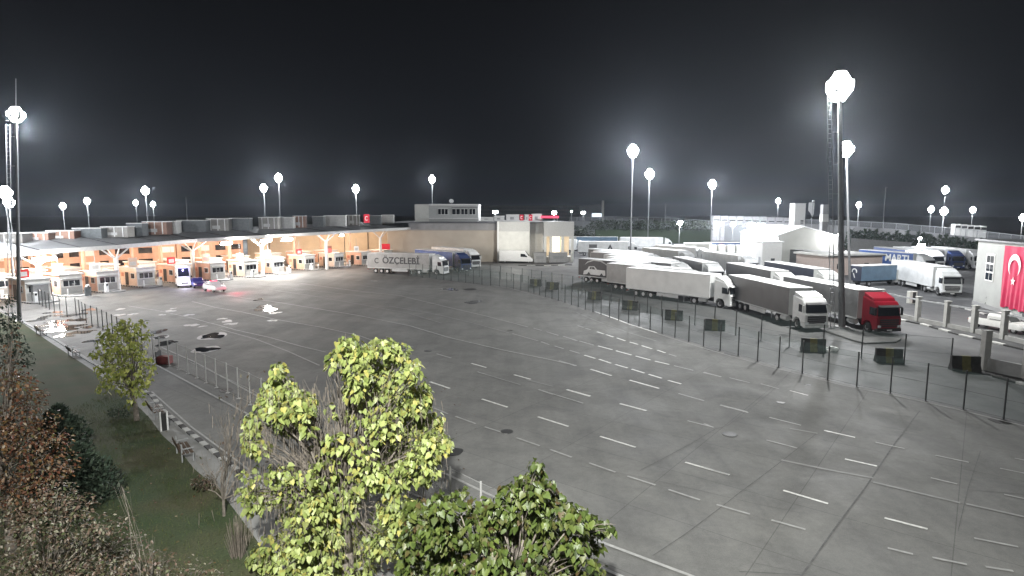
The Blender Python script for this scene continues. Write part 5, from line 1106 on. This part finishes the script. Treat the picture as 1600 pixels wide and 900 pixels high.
# dark conifers
def conifer(label, base, h, rb, name='conifer', n=900, grp=None, dens=1.0, sz=.3):
    t = thing(name, label, 'conifer', base, random.random()*6, grp); B().tube((0,0,0),(0,0,h*.9),rb*.10+.02,.02,7).build('trunk', m_bark, t)
    cs = []; rr = []; ks = []
    for k in range(int(10*max(1, h/4))):
        f = (k+.5)/int(10*max(1, h/4)); z = h*(.06+.92*f); w = rb*(1-f)**.8
        for j in range(3): a = random.random()*6.28; cs.append((w*.45*math.cos(a), w*.45*math.sin(a), z)); rr.append(w*.62+.05); ks.append(max(3, int(n*dens*(1-f*.7)/30)))
    leaves('crown', cs, rr, ks, sz, lm6, t, 'oval', -.7, (1,1,1.2)); return t
for u, v, h, rb, lb in ((92,742,3.3,1.6,'dark green conifer on the lawn behind the mottled shrub, taller one'),(128,770,2.5,1.6,'dark green conifer nearest the open lawn'),(98,690,2.4,1.4,'dark green conifer farthest up the lawn beside the russet tree')):
    g = G(u, v+20, .09); conifer(lb, tuple(g), h, rb, 'dark_conifer', 6500, 'dark conifers on the lawn', sz=.22)
for u, v, s, lb in ((8,520,2.6,'dark tall hedge mass at the left edge below the ladder mast'),):
    pass
Ch = [(6,470,14),(14,500,18),(4,520,22),(22,530,16),(30,545,14),(8,555,20),(40,560,14)]
clh = pxclumps(Ch, 36, 1.5, 17); b0 = G(5, 620, .09); tree('dark leafed bush clump at the left edge below the ladder mast', (clh[0][0][0], 36, 0), (clh[0][0][0], 36, 1.2), clh, lm6, .2, 260, name='dark_bush', cat='shrub', shape='oval', r=.08)
g = G(190, 612, .09); 
for (u, v, r_, D, lb, nm_) in ((185,640,16,34,'low dark shrub in the shade under the small tree','low_shrub'),(318,752,18,24,'small reddish shrub at the lawn edge left of the bare tree','reddish_shrub')):
    g = G(u, v+14, .09); s = r_*g.y/F
    t = thing(nm_, lb, 'shrub', tuple(g)); B().path([Vector((0,0,0)),Vector((.05,0,s))], [.04,.02], 6).build('stem', m_bark, t)
    leaves('crown', [(0,0,s*.8),(s*.6,0,s*.6),(-s*.6,.1,s*.6)], [s*.9,s*.6,s*.6], [260,160,160], .11, lm5 if 'red' in nm_ else lm6, t, 'oval', .3)
# bare tree with a few leaves
g = G(350, 806, .09); t = thing('bare_tree', 'nearly bare small tree with a few pale leaves between the lawn and the walkway', 'tree', tuple(g)); bo = Vector(g); D = g.y
tb = B(); k1 = P(349,780,D)-bo; tb.path([Vector((0,0,0)), k1], [.06,.05], 8); tb.build('trunk', m_bark, t); bb = B(); tips = []
def brn(a, u, v, r, dd=0, depth=2):
    e = P(u, v, D+dd)-bo; pts = limb(bb, a, e, r, r*.5, 4, .15); tips.append(e)
    if depth:
        for k in range(3): q = pts[random.randint(1,3)]; brn(q, u+random.uniform(-26,26), v-random.uniform(2,34), r*.45, dd+random.uniform(-.6,.6), depth-1)
for u, v in ((345,690),(362,665),(330,740),(375,745),(352,715),(385,690),(325,765),(378,640),(395,770)): brn(k1, u, v, .028, random.uniform(-.7,.7))
bb.build('branch', m_bark, t, fix=False); leaves('crown', random.sample(tips, min(45, len(tips))), [.08]*45, [2]*45, .12, lm5, t, 'oval', .6)
# dead stump with hanging fronds by the bottom
g = G(372, 870, .09); t = thing('dead_shrub', 'dead shrub of dry upright stems left of the tall catalpa foot', 'shrub', tuple(g)); db_ = B()
for k in range(60): x, y = random.uniform(-.35,.35), random.uniform(-.35,.35); db_.tube((x*.5,y*.5,0),(x,y,random.uniform(.7,1.5)),.012,.006,4)
db_.build('dry_stem', m_twig, t, fix=False)
# cypress by the flag building and the conifer row by the far wall
p = G(1544,482); conifer('small pointed cypress at the foot of the flag building', (p.x, p.y, 0), 1.9, .4, 'small_cypress', 900, sz=.18)
lbn = 0
for k in range(44):
    u = 1326+k*4.75+random.uniform(-1.5,1.5); D = np.interp(u, [1324,1430,1526], [190,178,160]); vt = np.interp(u, [1324,1430,1526], [362,366,378])+random.uniform(-5,4)
    zt = P(u, vt, D).z; x = P(u, 370, D).x
    conifer('dark conifer in the row below the perimeter wall, one of many alike', (x, D, 0), zt, 1.3+random.random()*.5, 'row_conifer', 150, 'row of alike conifers below the perimeter wall', sz=.9)
    COL.objects[-1]
# green bank by the kiosks
bk_ = thing('hedge_bank', 'rounded dark green hedge between the warehouse and the lamp lit trailers', 'hedge', (P(905,350,210).x, 210, 0))
leaves('foliage', [(x, random.uniform(-2,2), 3+random.uniform(-1,2.5)) for x in (-2,0,2,4,6,3,1,-1)], [2.6]*8, [260]*8, .7, leafmat('hedge_leaf', [(.012,.02,.01),(.022,.034,.016),(.016,.025,.012)]), bk_, 'oval', .3); B().tube((1,0,0),(1,0,3),.3).build('trunk', m_bark, bk_)
hr = thing('long_hedge', 'long dark clipped hedge across the middle distance behind the guard kiosks', 'hedge', (0,0,0))
leaves('foliage', [tuple(P(u, 352+ (u-960)*.01, 240)) for u in range(930, 1110, 6)], [2.4]*30, [150]*30, .8, MATS['hedge_leaf'], hr, 'oval', .3); B().box(P(930,350,240).x,P(1110,350,240).x,239,241,0,5.5).build('hedge_core', M('hedge_core', (.02,.035,.015)), hr)
# distant trees behind the canopy, barely lit
for i, (u, v, r_) in enumerate(((380,328,14),(500,330,12),(700,338,10))):
    pass
# grass blades near the camera
bl = []
N = 60000; xs = rng.uniform(-26, -3, N); ys = rng.uniform(11, 46, N)
# keep those inside the lawn polygon
px = np.array([p[0] for p in gpoly]); py = np.array([p[1] for p in gpoly]); ins = np.zeros(N, bool); j = len(px)-1
for i in range(len(px)):
    c = ((py[i] > ys) != (py[j] > ys)) & (xs < (px[j]-px[i])*(ys-py[i])/(py[j]-py[i]+1e-9)+px[i]); ins ^= c; j = i
xs, ys = xs[ins], ys[ins]
go = leaves('grass', [(x, y, .09) for x, y in zip(xs, ys)], [.02]*len(xs), [1]*len(xs), .13, lm7, None, 'blade', -1.1, (1,1,.05)); go['kind'] = 'stuff'
# fallen leaves on lawn and walkway
fl_ = leaves('fallen_leaves', [(x, y, .11) for x, y in zip(rng.uniform(-20, -2, 500), rng.uniform(14, 40, 500))], [.02]*500, [1]*500, .12, lm4, None, 'oval', 0.0, (1,1,.05), .15); fl_['kind'] = 'stuff'
S.cycles.max_bounces = 6; S.cycles.volume_bounces = 0; S.cycles.transparent_max_bounces = 16
S.cycles.sample_clamp_indirect = 4; S.cycles.sample_clamp_direct = 0
